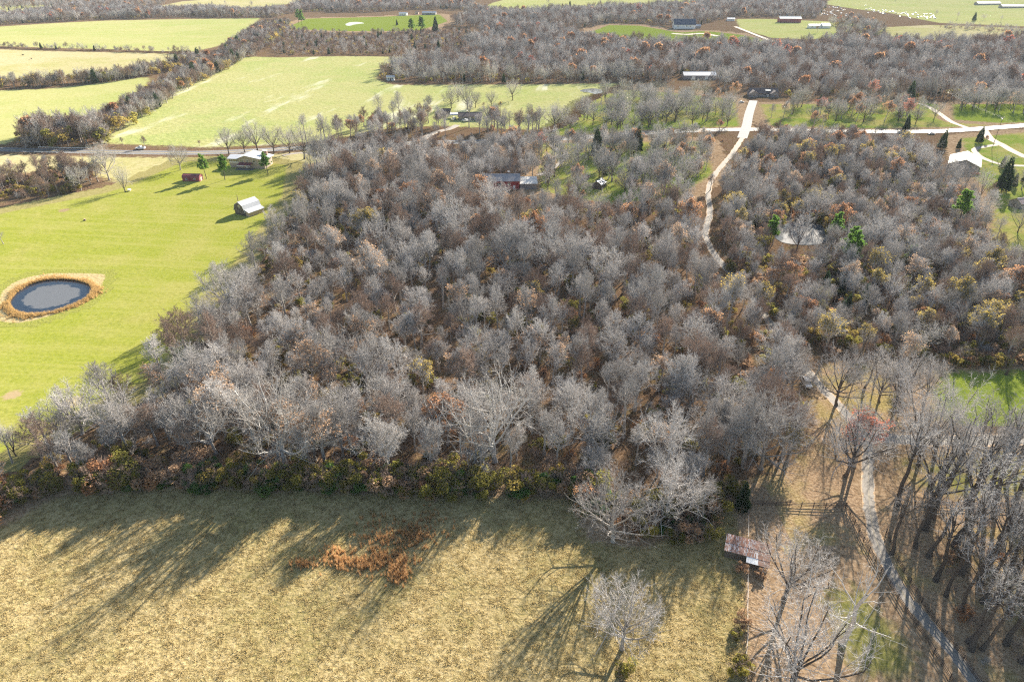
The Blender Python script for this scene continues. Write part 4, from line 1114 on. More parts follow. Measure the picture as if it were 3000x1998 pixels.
def tubes(Pt, R, s):
    """Pt (B,n,3), R (B,n) -> vertices, quads"""
    Bn, n, _ = Pt.shape
    t = np.gradient(Pt, axis=1); t = unit(t); u, w = frames(t)
    a = np.arange(s) * 2 * np.pi / s
    ring = Pt[:, :, None, :] + R[:, :, None, None] * (np.cos(a)[None, None, :, None] * u[:, :, None, :] + np.sin(a)[None, None, :, None] * w[:, :, None, :])
    V = ring.reshape(-1, 3)
    I = np.arange(Bn * n * s).reshape(Bn, n, s)
    J = np.roll(I, -1, axis=2)
    Q = np.stack([I[:, :-1], J[:, :-1], J[:, 1:], I[:, 1:]], -1).reshape(-1, 4)
    return V, Q

def grow(rng, Pt, R, L, k, t0, t1, a0, a1, ratio, up, wob, n, rr, cap=0.6, shrink=0.5, lvar=0.25):
    Bn, m, _ = Pt.shape
    idx = np.repeat(np.arange(Bn), k); c = np.tile(np.arange(k), Bn)
    t = (c + rng.random(Bn * k)) / k
    f = (t0 + t * (t1 - t0)) * (m - 1); i0 = np.minimum(f.astype(int), m - 2); w = (f - i0)[:, None]
    pos = Pt[idx, i0] * (1 - w) + Pt[idx, i0 + 1] * w
    tan = unit(Pt[idx, i0 + 1] - Pt[idx, i0])
    r = R[idx, i0] * (1 - w[:, 0]) + R[idx, i0 + 1] * w[:, 0]
    u, v = frames(tan)
    az = (rng.random(Bn)[idx] * 6.283 + c * 2.39996 + rng.normal(0, 0.35, Bn * k))[:, None]
    ang = (a1 + (a0 - a1) * t + rng.normal(0, 0.12, Bn * k))[:, None]
    d = np.cos(ang) * tan + np.sin(ang) * (np.cos(az) * u + np.sin(az) * v)
    ln = L[idx] * ratio * (1 - shrink * t) * rng.uniform(1 - lvar, 1 + lvar, Bn * k)
    pts = [pos]
    for j in range(n - 1):
        d = unit(d + np.array([0, 0, up]) + wob * rng.normal(0, 1, d.shape))
        pts.append(pts[-1] + d * (ln / (n - 1))[:, None])
    r0 = np.minimum(r * cap, ln * rr)
    return np.stack(pts, 1), r0[:, None] * np.linspace(1, 0.35, n)[None], ln

def twig_tris(rng, Pt, w):
    a = Pt[:, 0]; b = Pt[:, -1]
    d = unit(b - a); u, v = frames(d)
    an = rng.random(len(a))[:, None] * 6.283
    s = (np.cos(an) * u + np.sin(an) * v) * (w * rng.uniform(0.7, 1.3, len(a)))[:, None] / 2
    V = np.stack([a - s, a + s, b], 1).reshape(-1, 3)
    return V, np.arange(len(V)).reshape(-1, 3)

def leaf_quads(rng, pos, size, flat=0.0):
    n = len(pos)
    d = unit(rng.normal(0, 1, (n, 3))); u, v = frames(d)
    s = (size * rng.uniform(0.6, 1.4, n))[:, None] / 2
    V = np.stack([pos - u * s - v * s * 0.6, pos + u * s - v * s * 0.6, pos + u * s * 0.8 + v * s * 0.6, pos - u * s * 0.8 + v * s * 0.6], 1).reshape(-1, 3)
    return V, np.arange(4 * n).reshape(-1, 4)

class Parts:
    def __init__(s): s.V = []; s.F = {}; s.n = 0
    def add(s, V, F, mat):
        s.V.append(V); s.F.setdefault((mat, F.shape[1]), []).append(F + s.n); s.n += len(V)
    def mesh(s, name, smooth=False):
        mats = sorted({k[0] for k in s.F}); Fs, mi = [], []
        for (m, k), fl in s.F.items(): Fs.append(np.concatenate(fl)); mi.append(mats.index(m))
        return np_mesh(name, np.concatenate(s.V), Fs, mats, mi, smooth)

def broadleaf(seed, H, style, bark='bark', twig='twig', leaf=None, nleaf=0, leafsize=0.28, lod=False, tw=None, ntw=13, wide=1.0, loose=False, k2=None, k3=7):
    """style: oak (spreading), forest (narrow dome), tall (high crown), vase (forked low), snag (dead), bush (many stems)"""
    rng = np.random.default_rng(seed)
    S = dict(oak=(0.34, 12, 0.45, 1.25, 0.60, 0.10, 0.45), forest=(0.58, 13, 0.2, 1.15, 0.36, 0.09, 0.45), tall=(0.74, 9, 0.25, 0.9, 0.30, 0.13, 0.62),
             vase=(0.22, 7, 0.18, 0.70, 0.72, 0.07, 0.45), snag=(0.60, 9, 0.35, 1.3, 0.36, 0.06, 0.35), bush=(0.10, 12, 0.15, 0.95, 0.85, 0.08, 0.0))[style]
    tf, nl, a0, a1, lr, up, tstart = S
    env = dict(oak=(0.60, 0.44, 0.42), forest=(0.68, 0.29, 0.33), tall=(0.76, 0.22, 0.27)).get(style)
    def inside(Pe):
        if not env: return np.ones(len(Pe), bool)
        if loose: return rng.random(len(Pe)) < 0.9
        q = (Pe - np.array([0, 0, env[0] * H])) * np.array([1 / wide, 1 / wide, 1]); az = np.arctan2(q[:, 1], q[:, 0])
        lump = 1 + 0.10 * np.sin(az * 3 + seed) + 0.08 * np.sin(az * 5 + q[:, 2] / H * 14 + seed)
        return (np.hypot(q[:, 0], q[:, 1]) / (env[1] * H)) ** 2 + (q[:, 2] / (env[2] * H)) ** 2 < lump ** 2 * (0.92 + 0.16 * rng.random(len(Pe)))
    n = 7
    tr = np.zeros((1, n, 3)); zz = np.linspace(0, tf * H, n); tr[0, :, 2] = zz
    lean = rng.normal(0, 0.025, 2)
    tr[0, :, 0] = lean[0] * zz + np.cumsum(rng.normal(0, 0.012 * H * tf, n)) * (zz > 0); tr[0, :, 1] = lean[1] * zz + np.cumsum(rng.normal(0, 0.012 * H * tf, n)) * (zz > 0)
    r0 = H * (0.021 if style != 'bush' else 0.008)
    TR = (r0 * np.linspace(1.0, 0.62 if tf < 0.5 else 0.4, n))[None]; TR[0, 0] *= 1.35
    TL = np.array([H])
    wood, crown = Parts(), Parts()
    sd = (4, 3, 3) if lod else (8, 6, 4)
    V, Q = tubes(tr, TR, sd[0]); wood.add(V, Q, bark)
    P1, R1, L1 = grow(rng, tr, TR, TL, nl, tstart, 1.0, a0, a1, lr, up, 0.12, 6, 0.019 if style != 'snag' else 0.016, 0.6, 0.30 if style == 'forest' else 0.15, 0.16)
    if env:
        q = P1 - np.array([0, 0, env[0] * H]); e = np.sqrt((np.hypot(q[..., 0], q[..., 1]) / (env[1] * H * wide)) ** 2 + (q[..., 2] / (env[2] * H)) ** 2)
        e = np.where(P1[..., 2] > env[0] * H * 0.75, e, np.hypot(q[..., 0], q[..., 1]) / (env[1] * H * wide))
        f_ = np.where(e > 0.85, 0.85 / np.maximum(e, 1e-6), 1.0)[..., None]
        P1 = np.concatenate([P1[..., :2] * f_, P1[..., 2:]], -1)
    V, Q = tubes(P1, R1, sd[1]); wood.add(V, Q, bark)
    k2 = k2 or (6 if lod else 8)
    P2, R2, L2 = grow(rng, P1, R1, L1, k2 if style != 'snag' else 4, 0.22, 1.0, 0.35, 0.95, 0.52, 0.05, 0.16, 5, 0.013, 0.6, 0.45)
    V, Q = tubes(P2, R2, sd[2])
    (wood if style == 'snag' else crown).add(V, Q, bark if style == 'snag' else (twig if lod else twig))
    if style == 'snag':
        P3, R3, L3 = grow(rng, P2, R2, L2, 3, 0.3, 1.0, 0.4, 1.0, 0.5, 0.02, 0.2, 3, 0.014)
        V, Q = tubes(P3, R3, 3); crown.add(V, Q, bark)
        return wood, crown
    if lod:
        P4, R4, L4 = grow(rng, P2, R2, L2, 16, 0.1, 1.0, 0.3, 1.0, 0.62, 0.05, 0.2, 2, 0.01)
        P4 = P4[inside(P4[:, 1])]
        V, F = twig_tris(rng, P4, tw or 0.10); crown.add(V, F, twig)
        ends = P4[:, 1]
    else:
        P3, R3, L3 = grow(rng, P2, R2, L2, k3, 0.12, 1.0, 0.4, 1.05, 0.55, 0.04, 0.2, 4, 0.014, 0.65, 0.45)
        kp = inside(P3[:, 2]); P3, R3, L3 = P3[kp], R3[kp], L3[kp]
        V, Q = tubes(P3, np.maximum(R3, 0.012), 3); crown.add(V, Q, twig)
        P4, R4, L4 = grow(rng, P3, R3, L3, ntw, 0.08, 1.0, 0.3, 0.9, 0.6, 0.06, 0.2, 2, 0.01, 0.5, 0.35)
        P4 = P4[inside(P4[:, 1])]
        V, F = twig_tris(rng, P4, tw or 0.036); crown.add(V, F, twig)
        ends = P4[:, 1]
    if leaf:
        pk = rng.integers(0, len(ends), nleaf)
        # leaves hang on in clusters: favour some limbs
        key = np.sin(ends[pk, 0] * 0.9 + seed) + np.sin(ends[pk, 1] * 0.8 + 2 * seed) + np.cos(ends[pk, 2] * 0.7)
        pk = pk[key > -0.5]
        pos = ends[pk] + rng.normal(0, 0.18, (len(pk), 3))
        V, F = leaf_quads(rng, pos, leafsize); crown.add(V, F, leaf)
    return wood, crown

def conifer(seed, H, style, mat, dens=1.0, lod=False):
    rng = np.random.default_rng(seed)
    wood, crown = Parts(), Parts()
    n = 6; tr = np.zeros((1, n, 3)); zz = np.linspace(0, H * 0.97, n); tr[0, :, 2] = zz
    tr[0, :, 0] = np.cumsum(rng.normal(0, 0.006 * H, n)) * (zz > 0)
    TR = (H * 0.016 * np.linspace(1, 0.12, n))[None]
    V, Q = tubes(tr, TR, 6); wood.add(V, Q, 'bark_dark')
    if style == 'cedar':
        N = int((900 if lod else 3800) * dens)
        z = H * (0.06 + 0.94 * (1 - np.sqrt(rng.random(N))))
        az = rng.random(N) * 6.283
        R0 = 0.20 * H * (1 - z / H) ** 0.75 * (1 + 0.22 * np.sin(az * 3 + z * 1.3 + seed) + 0.18 * np.sin(az * 5 - z * 2.1))
        r = R0 * (0.45 + 0.55 * np.sqrt(rng.random(N)))
        pos = np.stack([r * np.cos(az), r * np.sin(az), z], 1)
        d = unit(np.stack([np.cos(az), np.sin(az), np.full(N, 0.75)], 1) + rng.normal(0, 0.35, (N, 3)))
        Pt = np.stack([pos, pos + d * (0.5 if not lod else 0.9) * rng.uniform(0.6, 1.3, N)[:, None]], 1)
        V, F = twig_tris(rng, Pt, 0.22 if not lod else 0.5); crown.add(V, F, mat)
    else:
        nb = 46 if not lod else 26
        zt = np.sort(rng.uniform(0.42, 0.98, nb)); ln = H * 0.26 * (1 - (zt - 0.42) * 1.25).clip(0.2) * rng.uniform(0.65, 1.2, nb)
        az = np.arange(nb) * 2.4 + rng.normal(0, 0.4, nb)
        f = zt * (n - 1) / 0.97; i0 = np.minimum(f.astype(int), n - 2); w = (f - i0)[:, None]
        p0 = tr[0, i0] * (1 - w) + tr[0, i0 + 1] * w
        d = unit(np.stack([np.cos(az), np.sin(az), rng.uniform(0.05, 0.55, nb)], 1))
        Pt = np.stack([p0, p0 + d * (ln * 0.55)[:, None], p0 + d * ln[:, None] + np.array([0, 0, 0.25])], 1)
        V, Q = tubes(Pt, np.stack([np.full(nb, 0.06), np.full(nb, 0.045), np.full(nb, 0.02)], 1), 4); wood.add(V, Q, 'bark_dark')
        cl = []
        for q in (0.5, 0.72, 0.95):
            c = p0 + d * (ln * q)[:, None] + rng.normal(0, 0.3, (nb, 3)); cl.append(c)
        cl = np.concatenate(cl); K = 80 if not lod else 14
        base = np.repeat(cl, K, 0)
        dd = unit(rng.normal(0, 1, base.shape) + np.array([0, 0, 0.35]))
        Pt = np.stack([base + dd * 0.1, base + dd * rng.uniform(0.45, 0.95, len(base))[:, None]], 1)
        V, F = twig_tris(rng, Pt, 0.2 if not lod else 0.4); crown.add(V, F, mat)
    return wood, crown

def shrub(seed, H, mat, twig='twig_brown', leaves=2600, lsize=0.24, spread=0.55):
    rng = np.random.default_rng(seed)
    wood, crown = broadleaf(seed, H, 'bush', 'bark', twig, lod=True, tw=0.05)
    nl = 9
    cen = rng.normal(0, 1, (nl, 3)) * np.array([H * spread * 0.5, H * spread * 0.5, H * 0.2]) + np.array([0, 0, H * 0.55])
    cen[:, 2] = cen[:, 2].clip(H * 0.25, H * 0.82); rr = H * rng.uniform(0.16, 0.30, nl)
    k = rng.integers(0, nl, leaves); d = unit(rng.normal(0, 1, (leaves, 3)))
    pos = cen[k] + d * (rr[k] * (0.55 + 0.45 * rng.random(leaves)))[:, None] * np.array([1, 1, 0.9])
    pos[:, 2] = np.abs(pos[:, 2])
    V, F = leaf_quads(rng, pos, lsize); crown.add(V, F, mat)
    return wood, crown

PROTO = {}      # kind -> list of (trunk mesh, crown mesh, height)
def proto(kind, maker, H):
    w, c = maker
    PROTO.setdefault(kind, []).append((w.mesh('trunk', True), c.mesh('crown'), H))

for s in range(8): proto('forest', broadleaf(100 + s, 18, 'forest', ntw=(9, 12, 15, 10)[s % 4], wide=(0.85, 1.1, 1.0, 1.3)[(s * 3) % 4], loose=s % 3 == 0), 18)
for s in range(4): proto('oak', broadleaf(120 + s, 17, 'oak', ntw=(8, 12, 10, 9)[s], wide=(0.9, 1.0, 1.1, 0.85)[s]), 17)
for s in range(2): proto('tall', broadleaf(140 + s, 21, 'tall', bark='bark'), 21)
for s in range(3): proto('dark', broadleaf(150 + s, 20, 'tall', bark='bark_dark', twig='twig', ntw=4, k2=5, k3=5), 20)
for s in range(3): proto('darkoak', broadleaf(155 + s, 16, 'oak', bark='bark_dark', ntw=8), 16)
for s in range(2): proto('vase', broadleaf(160 + s, 15, 'vase', bark='bark_dark', ntw=8), 15)
for s in range(2): proto('brown', broadleaf(170 + s, 15, 'forest', twig='twig_brown'), 15)
for s in range(2): proto('tan', broadleaf(175 + s, 16, 'forest', twig='twig', leaf='leaf_tan', nleaf=1500), 16)
proto('white', broadleaf(180, 18, 'oak', bark='dead_wood', twig='twig_white', tw=0.04, ntw=8), 18)
proto('white', broadleaf(181, 19, 'oak', bark='dead_wood', twig='twig_white', tw=0.04, ntw=8), 19)
for s in range(2): proto('rust', broadleaf(190 + s, 15, 'forest', leaf='leaf_rust', nleaf=2600, leafsize=0.30), 15)
proto('red', broadleaf(195, 16, 'forest', leaf='leaf_red', nleaf=1700, leafsize=0.30), 16)
for s in range(2): proto('yellow', broadleaf(200 + s, 12, 'forest', leaf='leaf_yellow', nleaf=1400, leafsize=0.26), 12)
for s in range(3): proto('olive_shrub', shrub(210 + s, 4.5, 'leaf_olive'), 4.5)
proto('green_shrub', shrub(220, 4.0, 'leaf_green'), 4.0); proto('green_shrub', shrub(221, 4.0, 'leaf_green'), 4.0)
proto('yellow_shrub', shrub(225, 4.0, 'leaf_yellow', leaves=1800), 4.0); proto('yellow_shrub', shrub(226, 4.2, 'leaf_yellow', leaves=1800), 4.2)
proto('rust_shrub', shrub(228, 3.6, 'leaf_tan', leaves=1500), 3.6); proto('rust_shrub', shrub(229, 3.8, 'leaf_rust', leaves=900), 3.8)
for s in range(3): proto('thicket', broadleaf(230 + s, 5.0, 'bush', twig='twig_brown' if s else 'twig', lod=True, tw=0.055), 5.0)
for s in range(3): proto('cedar', conifer(240 + s, 9, 'cedar', 'needle_cedar'), 9)
for s in range(2): proto('pine', conifer(250 + s, 14, 'pine', 'needle_pine'), 14)
for s in range(2): proto('snag', broadleaf(260 + s, 15, 'snag', bark='dead_wood'), 15)
LOD = {}
def lod(kind, parts, H):
    w, c = parts
    full = Parts()
    for p_ in (w, c):
        off = full.n
        full.V += p_.V
        for key, fl in p_.F.items():
            for f in fl: full.F.setdefault(key, []).append(f + off)
        full.n += p_.n
    LOD.setdefault(kind, []).append((full.mesh('far_tree'), H))
for s in range(4): lod('bare', broadleaf(300 + s, 16, 'forest', lod=True), 16)
for s in range(2): lod('bare', broadleaf(306 + s, 15, 'oak', lod=True), 15)
for s in range(2): lod('brown', broadleaf(310 + s, 12, 'forest', twig='twig_brown', lod=True), 12)
for s in range(2): lod('thicket', broadleaf(313 + s, 6, 'bush', twig='twig_brown', lod=True, tw=0.09), 6)
lod('thicket', broadleaf(316, 6, 'bush', twig='twig', lod=True, tw=0.09), 6)
lod('rust', broadleaf(320, 15, 'forest', leaf='leaf_red', nleaf=500, leafsize=0.8, lod=True), 15)
lod('tan', broadleaf(321, 14, 'forest', leaf='leaf_rust', nleaf=700, leafsize=0.8, lod=True), 14)
lod('olive', shrub(323, 7, 'leaf_olive', leaves=500, lsize=0.7), 7)
lod('olive', shrub(324, 7, 'leaf_yellow', leaves=300, lsize=0.7), 7)
lod('cedar', conifer(326, 9, 'cedar', 'needle_cedar', lod=True), 9)
lod('pine', conifer(328, 15, 'pine', 'needle_cedar', lod=True), 15)
print('proto tris', sum(len(t.polygons) + len(c.polygons) for l in PROTO.values() for t, c, h in l), sum(len(m.polygons) for l in LOD.values() for m, h in l))

# ------------------------------------------------------------------ where things may grow
def blocked(pts, pad=0.0):
    bad = np.zeros(len(pts), bool)
    for line, w in ROADS: bad |= distline(pts, line) < w + pad
    for x, y, r in BUILDINGS: bad |= np.hypot(pts[:, 0] - x, pts[:, 1] - y) < r + pad
    for poly in POND_POLYS: bad |= inpoly(pts, poly)
    return bad

def scatter(poly, spacing, seed, jitter=1.1):
    rng = np.random.default_rng(seed)
    lo = poly.min(0); hi = poly.max(0)
    xs = np.arange(lo[0], hi[0], spacing); ys = np.arange(lo[1], hi[1], spacing)
    X, Y = np.meshgrid(xs, ys)
    pts = np.stack([X.ravel(), Y.ravel()], 1) + rng.uniform(-0.5, 0.5, (X.size, 2)) * spacing * jitter
    return pts[inpoly(pts, poly)]

def hides(x, y, h, r):
    """True if a tree here would stand in front of something the photograph shows clearly"""
    z = H1(x, y)
    tx, ty, _ = proj(x, y, z + h); bx, by, dep = proj(x, y, z + h * 0.35)
    pr = FPX * r / dep; dist = math.hypot(x, y)
    for (x0, y0, x1, y1, dd) in WINDOWS:
        if dist < dd and bx + pr > x0 and bx - pr < x1 and by > y0 and ty < y1: return True
    return False

SHOWN = []      # every candidate: (kind, x, y, scale, rot, near) ; near = full-detail prototypes
def put(kind, x, y, h, rng, zone, solo=False, lodk=False):
    SHOWN.append(dict(kind=kind, x=float(x), y=float(y), h=float(h), rot=float(rng.random() * 6.283), zone=zone, solo=solo, lod=lodk, v=int(rng.integers(0, 99)), w=float(rng.uniform(0.82, 1.22))))

def in_view(x, y, h, mx=120, my=60):
    px, py, dep = proj(x, y, 0.0)
    if dep < 20: return False
    tx, ty, _ = proj(x, y, h)
    sxp = x - h * 2.25 * math.sin(rad(SUN_AZ)); syp = y - h * 2.25 * math.cos(rad(SUN_AZ))      # tip of its shadow
    qx, qy, dq = proj(sxp, syp, 0.0)
    vis = -mx < px < 3000 + mx and ty < 1998 + my and py > -my
    shv = dq > 20 and 0 < qx < 3000 and 0 < qy < 1998
    return vis or shv

def wood(zone, pix, spacing, kinds, hr, seed, lodk=False, thin=0.6, poly=None, pad=0.0, clear=True):
    """kinds: [(kind, weight)]; hr: (lowest, highest) tree"""
    rng = np.random.default_rng(seed)
    poly = G2(pix) if poly is None else poly
    pts = scatter(poly, spacing, seed, 1.0 if spacing < 9 else 2.2)
    pts = pts[~blocked(pts, pad)]
    w = np.array([k[1] for k in kinds], float); w /= w.sum()
    # kinds gather in drifts
    for (x, y) in pts:
        h = rng.uniform(*hr) * (1 + 0.12 * math.sin(x / 23 + y / 31))
        if not in_view(x, y, h): continue
        dr = 0.5 + 0.5 * math.sin(x / 19 + seed) * math.cos(y / 26 - seed)
        kk = kinds[rng.choice(len(kinds), p=w)][0]
        if kk in ('rust', 'yellow', 'olive_shrub', 'tan', 'red') and rng.random() > 0.45 + dr: kk = kinds[0][0]
        if clear and rng.random() < thin and hides(x, y, h, h * 0.26): continue
        if kk in ('olive_shrub', 'green_shrub', 'yellow_shrub', 'rust_shrub', 'thicket', 'olive'): h = min(h * 0.42, rng.uniform(2.6, 5.5))
        if kk == 'cedar': h = rng.uniform(4.5, 8.5)
        put(kk, x, y, h, rng, zone, False, lodk)

MAIN = [('forest', 6), ('oak', 1.6), ('tall', 1.6), ('brown', 2.2), ('tan', 0.7), ('rust', 0.2), ('yellow', 0.15), ('cedar', 0.03)]
wood('main', [(620, 560), (560, 640), (480, 730), (430, 810), (380, 880), (320, 925), (210, 945), (120, 985), (50, 1045), (0, 1075), (-120, 1120), (-120, 1165), (130, 1105), (420, 1092), (800, 1102), (1310, 1108), (1400, 1150), (1600, 1150), (1640, 1110), (1830, 1050), (1870, 960), (1850, 900), (1785, 800), (1700, 690), (1630, 610), (1600, 560), (1590, 470), (1400, 480), (1240, 470), (1080, 430), (900, 420), (760, 410), (690, 450), (640, 520)], 7.9, MAIN, (11, 20), 21)
wood('north', [(760, 410), (700, 400), (720, 380), (850, 358), (1000, 350), (1230, 345), (1250, 370), (1230, 420), (1090, 430), (900, 420)], 6.4, MAIN, (13, 18), 22)
wood('roadside', [(700, 330), (860, 285), (1000, 282), (1240, 300), (1250, 315), (1000, 318), (850, 325)], 7.0, [('forest', 5), ('tall', 2), ('brown', 2), ('tan', 1), ('rust', 0.6)], (12, 18), 23)
wood('clearing', [(1240, 340), (1420, 330), (1610, 325), (1640, 350), (1600, 470), (1400, 480), (1240, 460)], 9.5, [('darkoak', 4), ('forest', 3), ('rust', 1.2), ('tan', 1), ('vase', 1), ('cedar', 0.5)], (12, 18), 24)
EAST = [('forest', 5), ('oak', 1), ('brown', 2.4), ('vase', 1), ('tan', 1), ('yellow', 1.0), ('rust', 0.5), ('olive_shrub', 1.4), ('cedar', 0.45)]
wood('east', [(1670, 630), (1750, 735), (1830, 815), (1900, 812), (2150, 832), (2180, 835), (2354, 838), (2520, 845), (2520, 640), (2354, 610), (2270, 570), (2280, 470), (2220, 410), (2120, 352), (1980, 330), (1760, 322), (1725, 345), (1680, 400), (1660, 440), (1665, 520), (1650, 570)], 6.6, EAST, (10, 16), 25)
wood('grove', [(2060, 1165), (2354, 1120), (2600, 1120), (2600, 1700), (2300, 1640), (2180, 1420), (2090, 1290)], 6.8, [('dark', 8), ('vase', 0.6)], (17, 24), 26, pad=0.6)
wood('sidelane', [(2050, 1035), (2354, 1030), (2520, 1035), (2520, 1110), (2354, 1115), (2080, 1120)], 9.0, [('dark', 4), ('tall', 2), ('vase', 2)], (15, 20), 28)
wood('glade', [(1905, 830), (2150, 850), (2150, 960), (2050, 985), (1960, 920), (1890, 850)], 9.0, [('dark', 3), ('forest', 3), ('rust', 0.6), ('tan', 1)], (12, 17), 29)
wood('park', [(1300, 285), (1420, 215), (1560, 215), (1690, 235), (1695, 290), (1480, 298), (1310, 308)], 13.5, [('darkoak', 5), ('tall', 1), ('rust', 0.8), ('vase', 1.5)], (13, 18), 30)
wood('drive', [(1750, 245), (1900, 240), (2120, 245), (2200, 270), (2190, 288), (2000, 292), (1780, 288)], 12.5, [('darkoak', 4), ('forest', 2), ('rust', 1.2), ('red', 0.7), ('tan', 1.2), ('cedar', 0.7)], (12, 18), 31)
wood('pole', [(2200, 235), (2480, 225), (2480, 262), (2210, 262)], 10, [('darkoak', 3), ('forest', 3), ('tan', 0.6)], (13, 18), 32)
wood('yard', [(2240, 400), (2520, 385), (2520, 640), (2360, 600), (2280, 560), (2300, 470)], 15, [('vase', 2), ('forest', 3), ('cedar', 1)], (9, 14), 33)
wood('lawnstrip', [(-60, 470), (0, 462), (130, 452), (225, 425), (235, 405), (150, 392), (0, 410), (-60, 420)], 4.4, [('olive_shrub', 3), ('thicket', 2), ('rust_shrub', 2), ('yellow_shrub', 0.8), ('brown', 4), ('tan', 1)], (8, 13), 34)
# hedgerows and far woods
def strip(zone, pix, width, spacing, kinds, hr, seed, lodk=True):
    line = G2(pix); rng = np.random.default_rng(seed)
    w = np.array([k[1] for k in kinds], float); w /= w.sum()
    for a, b in zip(line[:-1], line[1:]):
        L = np.hypot(*(b - a)); d = (b - a) / L; s = np.array([d[1], -d[0]])
        for k in range(max(1, int(L * width / spacing ** 2))):
            q = a + d * rng.uniform(0, L) + s * rng.uniform(-width / 2, width / 2)
            kk = kinds[rng.choice(len(kinds), p=w)][0]; h = rng.uniform(*hr)
            if kk in ('olive', 'thicket'): h *= 0.6
            if blocked(q[None])[0] or not in_view(q[0], q[1], h): continue
            put(kk, q[0], q[1], h, rng, zone, False, lodk)
HEDGE = [('bare', 3), ('brown', 3.5), ('thicket', 2.5), ('olive', 1.0), ('tan', 0.25), ('cedar', 0.2)]
strip('corner', [(60, 326), (110, 322), (180, 318), (235, 312)], 48, 4.8, HEDGE, (13, 19), 41)
strip('hedge', [(235, 305), (290, 272), (350, 240), (420, 196), (500, 160), (545, 132)], 22, 4.3, HEDGE, (9.5, 16), 42)
strip('hedge', [(545, 132), (575, 110), (600, 88), (640, 60)], 40, 5.4, HEDGE, (10, 16), 43)
strip('crosshedge', [(-60, 200), (0, 200), (60, 199), (130, 196), (240, 188), (300, 178), (370, 165), (440, 150), (490, 142)], 20, 4.6, HEDGE, (9, 15), 44)
strip('fieldhedge', [(-60, 108), (0, 109), (150, 115), (300, 120), (480, 126)], 5, 4.6, [('bare', 4), ('brown', 3), ('thicket', 4), ('cedar', 0.4)], (5, 11), 45)
FAR = [('bare', 7), ('brown', 3.2), ('tan', 0.25), ('rust', 0.1), ('thicket', 1.2), ('olive', 0.9), ('cedar', 0.5)]
wood('farwood', [(-300, 66), (0, 58), (250, 46), (430, 40), (640, 42), (660, 30), (400, 27), (250, 25), (0, 38), (-300, 48)], 7.0, FAR, (12, 17), 51, True, clear=False)
wood('farwood', [(640, 62), (600, 90), (640, 128), (760, 128), (920, 128), (1000, 132), (1060, 120), (1100, 96), (1080, 74), (960, 78), (820, 80), (700, 76)], 6.2, [('thicket', 4), ('brown', 4), ('bare', 2.5), ('olive', 1), ('cedar', 0.5)], (6, 10), 52, True, clear=False)
wood('farwood', [(870, 176), (885, 186), (1000, 192), (1200, 192), (1440, 188), (1520, 192), (1600, 200), (1780, 212), (1820, 225), (2100, 232), (2200, 228), (2520, 222), (2520, 90), (2354, 96), (2140, 108), (2020, 100), (1900, 104), (1830, 112), (1760, 118), (1640, 108), (1540, 108), (1440, 100), (1340, 90), (1290, 72), (1240, 66), (1120, 60), (1090, 100), (1060, 130), (1000, 145), (900, 155)], 6.6, FAR, (9, 20), 53, True, thin=0.97)
wood('farwood', [(660, 34), (700, 28), (860, 28), (1010, 22), (1090, 26), (1060, 44), (1035, 62), (1120, 62), (1240, 64), (1290, 62), (1340, 66), (1400, 54), (1480, 54), (1540, 62), (1610, 58), (1680, 40), (1880, 42), (1900, 18), (1860, 6), (1700, 8), (1640, 14), (1420, 26), (1200, 34), (1110, 32), (1090, 14), (1060, 2), (900, 4), (760, 6), (680, 14)], 7.6, FAR, (10, 20), 54, True, thin=0.97)
wood('farwood', [(1860, 84), (1900, 62), (1960, 44), (2010, 60), (2040, 76), (1990, 92), (1900, 96)], 9, FAR, (10, 15), 55, True, thin=0.97)
wood('farwood', [(0, 8), (200, 6), (380, 6), (380, 14), (280, 22), (120, 22), (0, 26)], 10, FAR, (10, 14), 56, True, clear=False)
wood('farwood', [(2160, 62), (2354, 70), (2600, 74), (2600, 84), (2354, 80), (2160, 68)], 9, [('bare', 4), ('thicket', 3)], (6, 10), 57, True, clear=False)
for x, y, k, h in ((2060, 1.5, 'bare', 16), (460, 22, 'bare', 15), (490, 20, 'bare', 15), (520, 16, 'bare', 14), (580, 20, 'bare', 16), (1260, 14, 'bare', 16), (1310, 18, 'cedar', 12), (1380, 16, 'bare', 14), (2150, 40, 'bare', 14), (2200, 46, 'bare', 14), (2238, 50, 'cedar', 14), (2260, 48, 'bare', 12), (2300, 52, 'bare', 12)):
    q = P(x, y); put(k, q.x, q.y, h, RNG, 'farfield', True, True)

# understorey in the woods: thickets and shrubs
under = []
def underwood(pix, spacing, seed, kinds, hr=(1.8, 4.2), poly=None):
    rng = np.random.default_rng(seed)
    poly = G2(pix) if poly is None else poly
    pts = scatter(poly, spacing, seed, 1.0); pts = pts[~blocked(pts, -0.4)]
    w = np.array([k[1] for k in kinds], float); w /= w.sum()
    for x, y in pts:
        h = rng.uniform(*hr)
        if not in_view(x, y, h, 40, 30) or hides(x, y, h, h * 0.4): continue
        under.append((kinds[rng.choice(len(kinds), p=w)][0], x, y, h, rng.random() * 6.283, int(rng.integers(0, 99))))
UND = [('thicket', 5), ('rust_shrub', 2.0), ('olive_shrub', 2.2), ('yellow_shrub', 0.9)]
underwood([(560, 640), (480, 730), (430, 810), (380, 900), (330, 965), (210, 1010), (0, 1110), (-120, 1140), (-120, 1175), (130, 1118), (420, 1100), (800, 1108), (1310, 1112), (1640, 1110), (1830, 1050), (1870, 960), (1785, 800), (1630, 610), (1590, 470), (1240, 470), (900, 420), (690, 440), (640, 520)], 5.6, 61, UND)
underwood([(1670, 630), (1830, 815), (2150, 832), (2520, 845), (2520, 640), (2270, 570), (2220, 410), (1980, 330), (1760, 322), (1660, 440)], 4.2, 62, [('thicket', 5), ('rust_shrub', 1.5), ('olive_shrub', 2), ('yellow_shrub', 1.0)], (2, 5))
